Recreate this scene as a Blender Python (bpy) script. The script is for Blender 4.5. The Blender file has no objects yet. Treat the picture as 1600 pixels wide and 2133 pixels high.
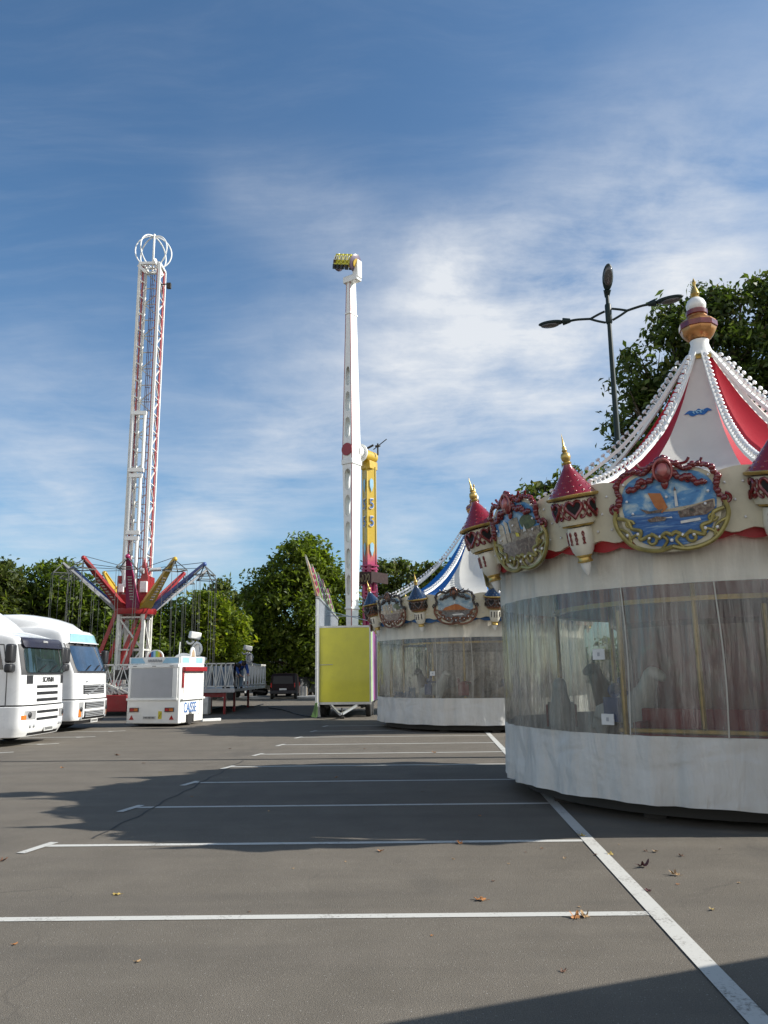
import bpy, bmesh, math, random
import numpy as np
from mathutils import Vector, Matrix, Quaternion

sc = bpy.context.scene
COL = sc.collection
R = math.radians
PI = math.pi
random.seed(7)

# ------------------------------------------------------------------ camera
F, CX, CY, EYE = 1650.0, 800.0, 1066.5, 1.75
PITCH = math.atan(334 / F)
ROLL = R(-0.65)
_f = Vector((0, math.cos(PITCH), math.sin(PITCH)))
_r = Vector((1, 0, 0))
_u = _r.cross(_f)
_r2 = _r * math.cos(ROLL) + _u * math.sin(ROLL)
_u2 = -_r * math.sin(ROLL) + _u * math.cos(ROLL)
cam = bpy.data.cameras.new('camera')
camo = bpy.data.objects.new('camera', cam)
COL.objects.link(camo)
mw = Matrix((_r2, _u2, -_f)).transposed().to_4x4()
mw.translation = Vector((0, 0, EYE))
camo.matrix_world = mw
cam.sensor_fit = 'VERTICAL'
cam.sensor_height = 36
cam.sensor_width = 27
cam.lens = 36 * F / 2133
cam.clip_end = 3000
cam.clip_start = 0.1
sc.camera = camo


def ray(x, y):
    return _f + _r2 * ((x - CX) / F) + _u2 * ((CY - y) / F)


def gp(x, y, z=0.0):
    """a measured point of the photograph on the ground"""
    d = ray(x, y)
    return Vector((0, 0, EYE)) + d * ((z - EYE) / d.z)


def at(x, y, Y):
    """a measured point of the photograph at distance Y"""
    d = ray(x, y)
    return Vector((0, 0, EYE)) + d * (Y / d.y)


# ------------------------------------------------------------------ materials
def _ramp(nt, fac, stops):
    r = nt.nodes.new('ShaderNodeValToRGB')
    el = r.color_ramp.elements
    while len(el) < len(stops):
        el.new(0.5)
    for e, (p, c) in zip(el, stops):
        e.position = p
        e.color = (*c, 1) if len(c) == 3 else c
    nt.links.new(fac, r.inputs[0])
    return r.outputs[0]


def _noise(nt, vec, scale, detail=4, rough=.55, dist=0):
    n = nt.nodes.new('ShaderNodeTexNoise')
    n.inputs['Scale'].default_value = scale
    n.inputs['Detail'].default_value = detail
    n.inputs['Roughness'].default_value = rough
    n.inputs['Distortion'].default_value = dist
    if vec is not None:
        nt.links.new(vec, n.inputs['Vector'])
    return n.outputs[0]


def _math(nt, op, a, b=None, c=None, clamp=False):
    n = nt.nodes.new('ShaderNodeMath')
    n.operation = op
    n.use_clamp = clamp
    for i, v in enumerate((a, b, c)):
        if v is None:
            continue
        if isinstance(v, (int, float)):
            n.inputs[i].default_value = v
        else:
            nt.links.new(v, n.inputs[i])
    return n.outputs[0]


def _mix(nt, fac, a, b, mode='MIX'):
    n = nt.nodes.new('ShaderNodeMix')
    n.data_type = 'RGBA'
    n.blend_type = mode
    for idx, v in ((0, fac), (6, a), (7, b)):
        if isinstance(v, (int, float)):
            n.inputs[idx].default_value = v
        elif isinstance(v, (tuple, list)):
            n.inputs[idx].default_value = (*v, 1) if len(v) == 3 else v
        else:
            nt.links.new(v, n.inputs[idx])
    return n.outputs[2]


def _map(nt, vec, scale=(1, 1, 1), rot=(0, 0, 0), loc=(0, 0, 0)):
    m = nt.nodes.new('ShaderNodeMapping')
    m.inputs['Scale'].default_value = scale
    m.inputs['Rotation'].default_value = rot
    m.inputs['Location'].default_value = loc
    nt.links.new(vec, m.inputs['Vector'])
    return m.outputs[0]


def newmat(name):
    m = bpy.data.materials.new(name)
    m.use_nodes = True
    nt = m.node_tree
    nt.nodes.clear()
    out = nt.nodes.new('ShaderNodeOutputMaterial')
    tc = nt.nodes.new('ShaderNodeTexCoord')
    return m, nt, out, tc.outputs['Object']


def _bsdf(nt, rough=.5, metal=0, coat=0, spec=.5):
    p = nt.nodes.new('ShaderNodeBsdfPrincipled')
    p.inputs['Roughness'].default_value = rough
    p.inputs['Metallic'].default_value = metal
    p.inputs['Coat Weight'].default_value = coat
    p.inputs['Specular IOR Level'].default_value = spec
    return p


def _bump(nt, h, strength, p, dist=.02):
    b = nt.nodes.new('ShaderNodeBump')
    b.inputs['Strength'].default_value = strength
    b.inputs['Distance'].default_value = dist
    nt.links.new(h, b.inputs['Height'])
    nt.links.new(b.outputs[0], p.inputs['Normal'])


MC = {}


def mat(name, c, rough=.5, metal=0, var=.12, scale=3.0, bump=0, bscale=25, coat=0, dirt=0, dirtc=(.12, .1, .08), stretch=(1, 1, 1), spec=.5):
    """paint, metal, plastic or cloth: a base colour with uneven tone and some grime of its own"""
    if name in MC:
        return MC[name]
    m, nt, out, oc = newmat(name)
    p = _bsdf(nt, rough, metal, coat, spec)
    v = _map(nt, oc, stretch)
    n = _noise(nt, v, scale, 5)
    lo = tuple(x * (1 - var) for x in c)
    hi = tuple(min(1, x * (1 + var)) for x in c)
    col = _ramp(nt, n, [(.3, lo), (.7, hi)])
    if dirt:
        d = _noise(nt, v, scale * 2.3, 6, .65)
        d = _math(nt, 'SUBTRACT', d, .5, clamp=True)
        d = _math(nt, 'MULTIPLY', d, dirt * 4, clamp=True)
        col = _mix(nt, d, col, dirtc)
    nt.links.new(col, p.inputs['Base Color'])
    rn = _math(nt, 'MULTIPLY_ADD', n, .2, rough - .1, clamp=True)
    nt.links.new(rn, p.inputs['Roughness'])
    if bump:
        _bump(nt, _noise(nt, v, bscale, 4), bump, p)
    nt.links.new(p.outputs[0], out.inputs[0])
    MC[name] = m
    return m


def glass_mat(name, c=(.02, .03, .03), rough=.05):
    if name in MC:
        return MC[name]
    m, nt, out, oc = newmat(name)
    p = _bsdf(nt, rough, 0, .5, .8)
    n = _noise(nt, oc, 1.2, 3)
    nt.links.new(_ramp(nt, n, [(.3, tuple(x * .6 for x in c)), (.7, tuple(x * 1.6 for x in c))]), p.inputs['Base Color'])
    nt.links.new(p.outputs[0], out.inputs[0])
    MC[name] = m
    return m


def asphalt_mat():
    m, nt, out, oc = newmat('asphalt')
    p = _bsdf(nt, .88, 0, 0, .25)
    big = _noise(nt, oc, .22, 5, .6)
    mid = _noise(nt, oc, 1.7, 5, .6)
    fine = _noise(nt, oc, 120, 4, .75)
    vor = nt.nodes.new('ShaderNodeTexVoronoi')
    vor.inputs['Scale'].default_value = 190
    nt.links.new(oc, vor.inputs['Vector'])
    base = _ramp(nt, big, [(.3, (.122, .107, .085)), (.7, (.160, .140, .113))])
    base = _mix(nt, .55, base, _ramp(nt, mid, [(.3, (.118, .103, .083)), (.7, (.168, .147, .119))]))
    grain = _ramp(nt, fine, [(.32, (.35, .35, .36)), (.47, (1, 1, 1)), (.58, (1.05, 1.05, 1.05)), (.70, (2.0, 1.95, 1.85))])
    base = _mix(nt, .95, base, grain, 'MULTIPLY')
    stone = _math(nt, 'GREATER_THAN', _noise(nt, oc, 75, 1), .715)
    base = _mix(nt, stone, base, (.33, .31, .28))
    # darker oil and tar stains
    st = _noise(nt, _map(nt, oc, (.55, .22, 1)), .9, 6, .62)
    st = _math(nt, 'MULTIPLY', _math(nt, 'SUBTRACT', st, .56, clamp=True), 3.5, clamp=True)
    base = _mix(nt, st, base, (.068, .063, .058))
    # patched areas, hairline cracks and tyre-polished bands
    ck = nt.nodes.new('ShaderNodeTexVoronoi')
    ck.feature = 'DISTANCE_TO_EDGE'
    ck.inputs['Scale'].default_value = .33
    wn = nt.nodes.new('ShaderNodeTexNoise')
    wn.inputs['Scale'].default_value = 1.3
    wn.inputs['Detail'].default_value = 6
    nt.links.new(oc, wn.inputs['Vector'])
    va = nt.nodes.new('ShaderNodeVectorMath')
    va.operation = 'MULTIPLY_ADD'
    nt.links.new(wn.outputs['Color'], va.inputs[0])
    va.inputs[1].default_value = (.9, .9, 0)
    nt.links.new(oc, va.inputs[2])
    nt.links.new(va.outputs[0], ck.inputs['Vector'])
    cm = _math(nt, 'MULTIPLY_ADD', _noise(nt, oc, .5, 2), 6, -3.1, clamp=True)
    cf = _math(nt, 'MULTIPLY', _math(nt, 'LESS_THAN', ck.outputs['Distance'], .0035), _math(nt, 'MULTIPLY', cm, .35))
    base = _mix(nt, cf, base, (.045, .04, .036))
    ty = _noise(nt, _map(nt, oc, (.12, 1.5, 1), (0, 0, R(8))), 1.0, 4, .6)
    base = _mix(nt, _math(nt, 'MULTIPLY_ADD', ty, 1.6, -.75, clamp=True), base, (.085, .076, .065))
    nt.links.new(base, p.inputs['Base Color'])
    h = _math(nt, 'ADD', vor.outputs['Distance'], fine)
    _bump(nt, h, .55, p, .006)
    nt.links.new(p.outputs[0], out.inputs[0])
    return m


def paint_line_mat():
    m, nt, out, oc = newmat('worn white road paint')
    p = _bsdf(nt, .7, 0, 0, .3)
    w = _noise(nt, oc, 40, 5, .7)
    w2 = _noise(nt, oc, 3, 4, .6)
    wear = _math(nt, 'ADD', w, _math(nt, 'MULTIPLY', w2, .6))
    f = _math(nt, 'MULTIPLY', _math(nt, 'SUBTRACT', wear, .86, clamp=True), 5, clamp=True)
    nt.links.new(_mix(nt, f, (.50, .49, .45), (.16, .142, .12)), p.inputs['Base Color'])
    nt.links.new(p.outputs[0], out.inputs[0])
    return m


def tarp_mat(name, c, stain=0, tl=.12):
    m, nt, out, oc = newmat(name)
    p = _bsdf(nt, .5, 0, 0, .4)
    n = _noise(nt, _map(nt, oc, (2.2, 2.2, .35)), 2.0, 6, .6)
    col = _ramp(nt, n, [(.3, tuple(x * .86 for x in c)), (.7, tuple(x * 1.06 for x in c))])
    if stain:
        s = _noise(nt, _map(nt, oc, (5, 5, .6)), 2.6, 6, .7)
        sep = nt.nodes.new('ShaderNodeSeparateXYZ')
        nt.links.new(oc, sep.inputs[0])
        g = _math(nt, 'MULTIPLY_ADD', sep.outputs[2], 1.8, -1.8 * 2.82, clamp=True)
        f = _math(nt, 'MULTIPLY', _math(nt, 'MULTIPLY', s, g), 1.2, clamp=True)
        col = _mix(nt, f, col, (.2, .14, .08))
    nt.links.new(col, p.inputs['Base Color'])
    if not stain:
        sp2 = nt.nodes.new('ShaderNodeSeparateXYZ')
        nt.links.new(oc, sp2.inputs[0])
        hem = _math(nt, 'MULTIPLY_ADD', sp2.outputs[2], -2.6, 1.25, clamp=True)
        dn_ = _noise(nt, _map(nt, oc, (3, 3, 1.2)), 2.6, 7, .7)
        dn_ = _math(nt, 'MULTIPLY_ADD', dn_, 3.2, -1.35, clamp=True)
        col = _mix(nt, _math(nt, 'MULTIPLY', _math(nt, 'MULTIPLY', hem, dn_), .55), col, (.20, .17, .13))
        scf = _noise(nt, _map(nt, oc, (1.2, 1.2, 5)), 2.2, 7, .72)
        scf = _math(nt, 'MULTIPLY_ADD', scf, 5, -3.1, clamp=True)
        col = _mix(nt, _math(nt, 'MULTIPLY', scf, .4), col, (.30, .28, .25))
    w = _noise(nt, _map(nt, oc, (2.4, 2.4, .6)), 1.8, 3, .5, .8)
    w = _math(nt, 'ADD', w, _math(nt, 'MULTIPLY', _noise(nt, oc, 7, 3), .25))
    fold = _noise(nt, _map(nt, oc, (.8, .8, 1.7)), 1.0, 2, .45, .8)
    w = _math(nt, 'ADD', w, _math(nt, 'MULTIPLY', fold, 0 if stain else 1.5))
    _bump(nt, w, .75, p, .07)
    t = nt.nodes.new('ShaderNodeBsdfTranslucent')
    nt.links.new(col, t.inputs[0])
    mx = nt.nodes.new('ShaderNodeMixShader')
    mx.inputs[0].default_value = tl
    nt.links.new(p.outputs[0], mx.inputs[1])
    nt.links.new(t.outputs[0], mx.inputs[2])
    nt.links.new(mx.outputs[0], out.inputs[0])
    return m


def pvc_mat():
    """clear PVC sheet, scuffed and streaked: partly see-through, partly milky, with thin highlights painted in"""
    m, nt, out, oc = newmat('scuffed clear plastic')
    p = _bsdf(nt, .2, 0, 0, .6)
    p.inputs['Base Color'].default_value = (.31, .305, .28, 1)
    tr = nt.nodes.new('ShaderNodeBsdfTransparent')
    tr.inputs[0].default_value = (.86, .87, .84, 1)
    b = _noise(nt, _map(nt, oc, (.9, .9, .4)), 1.4, 5, .6, .6)
    s1 = _noise(nt, _map(nt, oc, (7, 7, .32)), 1.3, 6, .62, .25)
    s2 = _noise(nt, _map(nt, oc, (26, 26, 1.3)), 1.1, 4, .6, .5)
    st = _math(nt, 'MULTIPLY', _math(nt, 'SUBTRACT', s2, .57, clamp=True), 3.6, clamp=True)  # sparse vertical streaks paint bright highlights onto the sheet
    f = _math(nt, 'MULTIPLY_ADD', b, 1.9, -.66, clamp=True)
    f = _math(nt, 'ADD', _math(nt, 'MULTIPLY', f, .5), _math(nt, 'MULTIPLY', _math(nt, 'MULTIPLY_ADD', s1, 3.2, -1.25, clamp=True), .40))
    f = _math(nt, 'ADD', f, _math(nt, 'MULTIPLY', st, _math(nt, 'MULTIPLY', s1, .9)))
    f = _math(nt, 'MULTIPLY_ADD', f, .88, .08)
    f = _math(nt, 'MINIMUM', f, .9)
    mx = nt.nodes.new('ShaderNodeMixShader')
    nt.links.new(f, mx.inputs[0])
    nt.links.new(tr.outputs[0], mx.inputs[1])
    nt.links.new(p.outputs[0], mx.inputs[2])
    w = _noise(nt, _map(nt, oc, (9, 9, .4)), 1.2, 4, .55, .3)
    w = _math(nt, 'ADD', w, _math(nt, 'MULTIPLY', _noise(nt, _map(nt, oc, (2.6, 2.6, .35)), 1.5, 3, .5, .3), .8))
    bp = nt.nodes.new('ShaderNodeBump')
    bp.inputs['Strength'].default_value = .8
    bp.inputs['Distance'].default_value = .05
    nt.links.new(w, bp.inputs['Height'])
    nt.links.new(bp.outputs[0], p.inputs['Normal'])
    gl = nt.nodes.new('ShaderNodeBsdfGlossy')
    gl.inputs['Roughness'].default_value = .08
    gl.inputs['Color'].default_value = (.9, .9, .9, 1)
    nt.links.new(bp.outputs[0], gl.inputs['Normal'])
    fr = nt.nodes.new('ShaderNodeFresnel')
    fr.inputs['IOR'].default_value = 1.5
    nt.links.new(bp.outputs[0], fr.inputs['Normal'])
    m2 = nt.nodes.new('ShaderNodeMixShader')
    nt.links.new(_math(nt, 'MULTIPLY', fr.outputs[0], .9), m2.inputs[0])
    nt.links.new(mx.outputs[0], m2.inputs[1])
    nt.links.new(gl.outputs[0], m2.inputs[2])
    nt.links.new(m2.outputs[0], out.inputs[0])
    return m


def canvas_mat(name, c, trans=.3):
    """roof canvas: lets some light through"""
    if name in MC:
        return MC[name]
    m, nt, out, oc = newmat(name)
    p = _bsdf(nt, .5, 0, 0, .35)
    n = _noise(nt, oc, 1.6, 4)
    col = _ramp(nt, n, [(.3, tuple(x * .92 for x in c)), (.7, tuple(min(1, x * 1.05) for x in c))])
    nt.links.new(col, p.inputs['Base Color'])
    t = nt.nodes.new('ShaderNodeBsdfTranslucent')
    nt.links.new(col, t.inputs[0])
    mx = nt.nodes.new('ShaderNodeMixShader')
    mx.inputs[0].default_value = trans
    nt.links.new(p.outputs[0], mx.inputs[1])
    nt.links.new(t.outputs[0], mx.inputs[2])
    nt.links.new(mx.outputs[0], out.inputs[0])
    MC[name] = m
    return m


def leaf_mat(name, dark, light, odd=None, trans=.42):
    m, nt, out, oc = newmat(name)
    g = nt.nodes.new('ShaderNodeNewGeometry')
    stops = [(0, dark), (.55, tuple((a + b) / 2 for a, b in zip(dark, light))), (.9, light)]
    if odd:
        stops.append((1.0, odd))
    col = _ramp(nt, g.outputs['Random Per Island'], stops)
    big = _noise(nt, oc, .55, 3)
    col = _mix(nt, .6, col, _ramp(nt, big, [(.35, (.62, .68, .6)), (.65, (1.25, 1.2, 1.0))]), 'MULTIPLY')
    d = nt.nodes.new('ShaderNodeBsdfPrincipled')
    d.inputs['Roughness'].default_value = .5
    d.inputs['Specular IOR Level'].default_value = .35
    nt.links.new(col, d.inputs['Base Color'])
    t = nt.nodes.new('ShaderNodeBsdfTranslucent')
    nt.links.new(_mix(nt, 1.0, col, (1.5, 1.6, .7), 'MULTIPLY'), t.inputs[0])
    mx = nt.nodes.new('ShaderNodeMixShader')
    mx.inputs[0].default_value = trans
    nt.links.new(d.outputs[0], mx.inputs[1])
    nt.links.new(t.outputs[0], mx.inputs[2])
    nt.links.new(mx.outputs[0], out.inputs[0])
    return m


def picture_mat(name, stops, scale=5, stretch=(1, 1, 1)):
    """hand-painted brushwork in a few colours"""
    if name in MC:
        return MC[name]
    m, nt, out, oc = newmat(name)
    p = _bsdf(nt, .3, 0, .3)
    n = _noise(nt, _map(nt, oc, stretch), scale, 5, .6, .6)
    nt.links.new(_ramp(nt, n, stops), p.inputs['Base Color'])
    nt.links.new(p.outputs[0], out.inputs[0])
    MC[name] = m
    return m


M = dict(
    white=mat('white paint', (.78, .78, .75), .35, dirt=.03, coat=.2, var=.05),
    truckwhite=mat('white cab paint', (.80, .80, .79), .28, coat=.5, var=.02),
    offwhite=mat('off-white metal', (.66, .65, .6), .45, dirt=.2),
    cream=mat('cream fibreglass', (.60, .56, .43), .32, coat=.3, dirt=.18, var=.07),
    grey=mat('grey paint', (.33, .34, .35), .5, dirt=.2),
    steel=mat('galvanised steel', (.42, .43, .44), .42, .6, dirt=.2),
    dark=mat('dark plastic', (.018, .018, .02), .5),
    visor=mat('dark violet visor', (.02, .018, .03), .3),
    rubber=mat('tyre rubber', (.022, .021, .02), .85),
    chassis=mat('dirty chassis', (.035, .033, .03), .8),
    red=mat('red paint', (.27, .013, .016), .38, coat=.2, dirt=.2),
    magenta=mat('magenta paint', (.30, .012, .085), .35, coat=.3, dirt=.15),
    yellowp=mat('yellow paint', (.52, .34, .03), .35, coat=.3, dirt=.15),
    bluep=mat('blue paint', (.03, .07, .24), .4, coat=.2, dirt=.2),
    gold=mat('gold leaf', (.52, .36, .11), .33, .65, var=.25, scale=9),
    dullgold=mat('dull gold scrollwork', (.28, .235, .08), .4, .35, var=.35, scale=8),
    bronze=mat('bronze scrollwork', (.17, .075, .045), .35, .35, var=.35, scale=8),
    crest=mat('glossy dark red', (.15, .011, .012), .22, coat=.6, var=.25, scale=8),
    pink=mat('pink trim', (.42, .12, .11), .3, coat=.4, var=.2),
    redroof=mat('red scale roof', (.21, .008, .012), .2, coat=.7, bump=.35, bscale=26),
    blueroof=mat('midnight blue roof', (.012, .028, .065), .2, coat=.7, bump=.35, bscale=26),
    black=mat('black void', (.006, .006, .006), .8),
    redcloth=mat('red scalloped cloth', (.30, .012, .016), .6),
    bluecloth=mat('blue scalloped cloth', (.02, .09, .24), .6),
    bulb=mat('white bulb cap', (.72, .72, .72), .2, coat=.6, var=.1),
    glassdark=glass_mat('tinted window', (.016, .022, .024), .04),
    windscreen=glass_mat('windscreen', (.018, .03, .03), .03),
    windscreen2=glass_mat('blue windscreen', (.02, .04, .075), .03),
    sunshade=mat('pale blue acrylic', (.24, .42, .46), .15, coat=.6),
    lens=mat('clear lens', (.55, .55, .55), .1, .5, coat=.8),
    redlens=mat('red lens', (.38, .02, .015), .15, coat=.8),
    amber=mat('amber lens', (.55, .16, .02), .15, coat=.8),
    plate=mat('number plate', (.6, .6, .58), .4),
    sticker=mat('yellow sticker', (.62, .52, .04), .4),
    tyellow=mat('yellow panel paint', (.60, .56, .035), .36, coat=.25, var=.09, scale=1.2, dirt=.14, dirtc=(.3, .28, .08)),
    lime=mat('lime stripe', (.30, .52, .08), .4),
    purple=mat('purple stripe', (.22, .04, .17), .4),
    shutter=mat('roller shutter', (.40, .41, .43), .5, var=.06),
    skyblue=mat('pale blue board', (.30, .52, .66), .4),
    caisse=mat('blue lettering', (.03, .13, .36), .4),
    lamp=mat('dark green lamp post', (.008, .020, .019), .45, spec=.3),
    bark=mat('bark', (.09, .07, .05), .9, var=.4, scale=6, bump=.5, bscale=12),
    wood=mat('worn timber', (.2, .15, .1), .8, var=.3),
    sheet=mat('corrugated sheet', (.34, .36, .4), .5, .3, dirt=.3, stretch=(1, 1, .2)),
    skin=mat('skin', (.42, .25, .18), .6),
    hair=mat('dark hair', (.02, .015, .012), .7),
    jeans=mat('light denim', (.22, .32, .42), .8),
    bluejacket=mat('blue jacket', (.02, .07, .28), .7),
    darkjacket=mat('dark jacket', (.025, .018, .02), .7),
    stone=mat('kerb stone', (.42, .41, .38), .8, dirt=.2),
    seam=mat('tar seam', (.03, .028, .026), .8),
    render_wall=mat('pale rendered wall', (.42, .47, .43), .8, dirt=.2),
    tile=mat('roof tile', (.2, .09, .06), .8, var=.3),
    carwine=mat('shade-darkened wine car paint', (.012, .005, .006), .55, spec=.2),  # wine paint taken near black to carry the shade of the trees
    orange=mat('orange paint', (.45, .13, .03), .4),
)
M['asphalt'] = asphalt_mat()
M['line'] = paint_line_mat()
M['tarp_top'] = tarp_mat('stained cream tarpaulin', (.88, .84, .72), 1, .3)
M['tarp'] = tarp_mat('grey-white tarpaulin', (.68, .665, .62))
M['pvc'] = pvc_mat()
M['seamp'] = mat('milky seam strip', (.42, .40, .35), .35)
M['cvwhite'] = canvas_mat('white canvas', (.76, .75, .70), .3)
M['cvred'] = canvas_mat('red canvas', (.52, .022, .04), .3)
M['cvblue'] = canvas_mat('blue canvas', (.02, .18, .56), .3)

# pictures on the medallions
M['p_sky'] = picture_mat('painted sky', [(.3, (.03, .13, .36)), (.5, (.09, .27, .52)), (.62, (.34, .48, .58)), (.72, (.6, .64, .62))], 5, (1, 1, 1.8))
M['p_sea'] = picture_mat('painted sea', [(.3, (.02, .08, .26)), (.55, (.05, .16, .4)), (.72, (.3, .42, .52))], 5, (1, 1, 7))
M['p_sand'] = picture_mat('painted shore', [(.3, (.28, .2, .12)), (.6, (.5, .42, .3)), (.8, (.12, .12, .09))], 9, (1, 1, 3))
M['p_rock'] = picture_mat('painted harbour', [(.3, (.04, .045, .04)), (.5, (.16, .11, .09)), (.7, (.3, .27, .22))], 22)
M['p_sail'] = picture_mat('painted sail', [(.3, (.34, .1, .03)), (.7, (.5, .2, .07))], 8)
M['p_white'] = picture_mat('painted white', [(.3, (.55, .55, .52)), (.7, (.75, .74, .7))], 8)
M['p_wall'] = picture_mat('painted town', [(.3, (.1, .09, .07)), (.5, (.3, .24, .18)), (.7, (.42, .38, .32))], 14)
M['p_green'] = picture_mat('painted trees', [(.3, (.03, .05, .03)), (.7, (.12, .16, .07))], 14)
M['p_steel'] = picture_mat('painted grey sky', [(.3, (.1, .2, .3)), (.5, (.3, .4, .46)), (.7, (.55, .6, .6))], 4, (1, 1, 2))
M['p_grey'] = picture_mat('painted slate', [(.3, (.08, .08, .08)), (.7, (.28, .27, .26))], 9)


# ------------------------------------------------------------------ mesh builder
class MB:
    def __init__(self):
        self.v, self.f, self.m = [], [], []
        self.x = Matrix.Identity(4)
        self.mi = 0

    def add(self, vs, fs):
        o = len(self.v)
        X = self.x
        self.v += [tuple(X @ Vector(p)) for p in vs]
        self.f += [tuple(i + o for i in q) for q in fs]
        self.m += [self.mi] * len(fs)
        return self

    def box(self, c, s, rot=None):
        c = Vector(c)
        h = Vector(s) / 2
        vs = []
        for z in (-1, 1):
            for y in (-1, 1):
                for x in (-1, 1):
                    p = Vector((x * h.x, y * h.y, z * h.z))
                    if rot is not None:
                        p = rot @ p
                    vs.append(c + p)
        return self.add(vs, [(0, 2, 3, 1), (4, 5, 7, 6), (0, 1, 5, 4), (2, 6, 7, 3), (0, 4, 6, 2), (1, 3, 7, 5)])

    def bx(self, x0, x1, y0, y1, z0, z1):
        return self.box(((x0 + x1) / 2, (y0 + y1) / 2, (z0 + z1) / 2), (x1 - x0, y1 - y0, z1 - z0))

    def bar(self, p, q, w, h=None, up=(0, 0, 1)):
        p, q = Vector(p), Vector(q)
        d = q - p
        L = d.length
        if L < 1e-6:
            return self
        d.normalize()
        u = Vector(up)
        if abs(d.dot(u)) > .97:
            u = Vector((0, 1, 0)) if abs(d.y) < .9 else Vector((1, 0, 0))
        s = d.cross(u).normalized()
        t = s.cross(d)
        rot = Matrix((s, d, t)).transposed()
        return self.box((p + q) / 2, (w, L, h or w), rot)

    def tube(self, pts, r, n=8, closed=False, cap=True):
        pts = [Vector(p) for p in pts]
        N = len(pts)
        rs = r if isinstance(r, (list, tuple)) else [r] * N
        vs, prev = [], None
        for i, p in enumerate(pts):
            a = pts[i - 1] if i > 0 or closed else p
            b = pts[(i + 1) % N] if i < N - 1 or closed else p
            d = (b - a)
            d = d.normalized() if d.length > 1e-9 else Vector((0, 0, 1))
            if prev is None:
                u = Vector((0, 0, 1)) if abs(d.z) < .9 else Vector((1, 0, 0))
                s = d.cross(u).normalized()
            else:
                s = (prev - d * prev.dot(d))
                s = s.normalized() if s.length > 1e-6 else d.orthogonal().normalized()
            prev = s
            t = d.cross(s)
            for k in range(n):
                an = 2 * PI * k / n
                vs.append(p + (s * math.cos(an) + t * math.sin(an)) * rs[i])
        fs = []
        for i in range(N if closed else N - 1):
            j = (i + 1) % N
            for k in range(n):
                l = (k + 1) % n
                fs.append((i * n + k, i * n + l, j * n + l, j * n + k))
        if cap and not closed:
            fs.append(tuple(range(n))[::-1])
            fs.append(tuple(range((N - 1) * n, N * n)))
        return self.add(vs, fs)

    def lathe(self, prof, n=24, c=(0, 0, 0), axis=None, cap=True, a0=0, a1=2 * PI):
        full = abs(a1 - a0 - 2 * PI) < 1e-6
        K = n if full else n + 1
        c = Vector(c)
        vs = []
        for (r, z) in prof:
            for k in range(K):
                a = a0 + (a1 - a0) * k / n
                p = Vector((r * math.cos(a), r * math.sin(a), z))
                if axis is not None:
                    p = axis @ p
                vs.append(c + p)
        fs = []
        for i in range(len(prof) - 1):
            for k in range(n):
                l = (k + 1) % K
                fs.append((i * K + k, i * K + l, (i + 1) * K + l, (i + 1) * K + k))
        if cap and full:
            if prof[0][0] > 1e-4:
                fs.append(tuple(range(K))[::-1])
            if prof[-1][0] > 1e-4:
                fs.append(tuple(range((len(prof) - 1) * K, len(prof) * K)))
        return self.add(vs, fs)

    def ball(self, c, r, n=10, sc_=(1, 1, 1), rot=None):
        m = max(4, n // 2)
        prof = [(math.sin(PI * i / m) * r, -math.cos(PI * i / m) * r) for i in range(m + 1)]
        A = Matrix.Diagonal(sc_)
        if rot is not None:
            A = rot @ A
        return self.lathe(prof, n, c, A, cap=False)

    def grid(self, fn, nu, nv):
        vs = [fn(i / nu, j / nv) for j in range(nv + 1) for i in range(nu + 1)]
        W = nu + 1
        fs = [(j * W + i, j * W + i + 1, (j + 1) * W + i + 1, (j + 1) * W + i) for j in range(nv) for i in range(nu)]
        return self.add(vs, fs)

    def slab(self, fn, nu, nv):
        """fn(u, v, side) with side 0 = outer skin, 1 = inner skin; closed at the rim"""
        W, H = nu + 1, nv + 1
        vs = [fn(i / nu, j / nv, s) for s in (0, 1) for j in range(H) for i in range(W)]
        o = W * H
        fs = []
        for j in range(nv):
            for i in range(nu):
                a = j * W + i
                fs.append((a, a + 1, a + W + 1, a + W))
                fs.append((o + a, o + a + W, o + a + W + 1, o + a + 1))
        for i in range(nu):
            fs.append((i + 1, i, o + i, o + i + 1))
            b = nv * W + i
            fs.append((b, b + 1, o + b + 1, o + b))
        for j in range(nv):
            a = j * W
            fs.append((a, a + W, o + a + W, o + a))
            b = a + nu
            fs.append((b + W, b, o + b, o + b + W))
        return self.add(vs, fs)

    def prism(self, pts, d):
        """planar outline pts (3d) pushed along vector d"""
        n = len(pts)
        d = Vector(d)
        vs = [Vector(p) for p in pts] + [Vector(p) + d for p in pts]
        fs = [tuple(range(n))[::-1], tuple(range(n, 2 * n))]
        fs += [(i, (i + 1) % n, n + (i + 1) % n, n + i) for i in range(n)]
        return self.add(vs, fs)

    def mesh(self, name, mats, smooth=35, recalc=True):
        me = bpy.data.meshes.new(name)
        me.from_pydata(self.v, [], self.f)
        if not isinstance(mats, (list, tuple)):
            mats = [mats]
        for m in mats:
            me.materials.append(m)
        if len(mats) > 1:
            me.polygons.foreach_set('material_index', self.m)
        if recalc:
            b = bmesh.new()
            b.from_mesh(me)
            bmesh.ops.recalc_face_normals(b, faces=b.faces)
            b.to_mesh(me)
            b.free()
        if smooth:
            me.shade_smooth()
            me.set_sharp_from_angle(angle=R(smooth))
        me.update()
        return me

    def build(self, name, mats, parent=None, smooth=35, bevel=0, recalc=True, seg=2):
        o = bpy.data.objects.new(name, self.mesh(name, mats, smooth, recalc))
        COL.objects.link(o)
        if parent:
            o.parent = parent
        if bevel:
            md = o.modifiers.new('bevel', 'BEVEL')
            md.width = bevel
            md.segments = seg
            md.limit_method = 'ANGLE'
            md.angle_limit = R(40)
        return o


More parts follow.
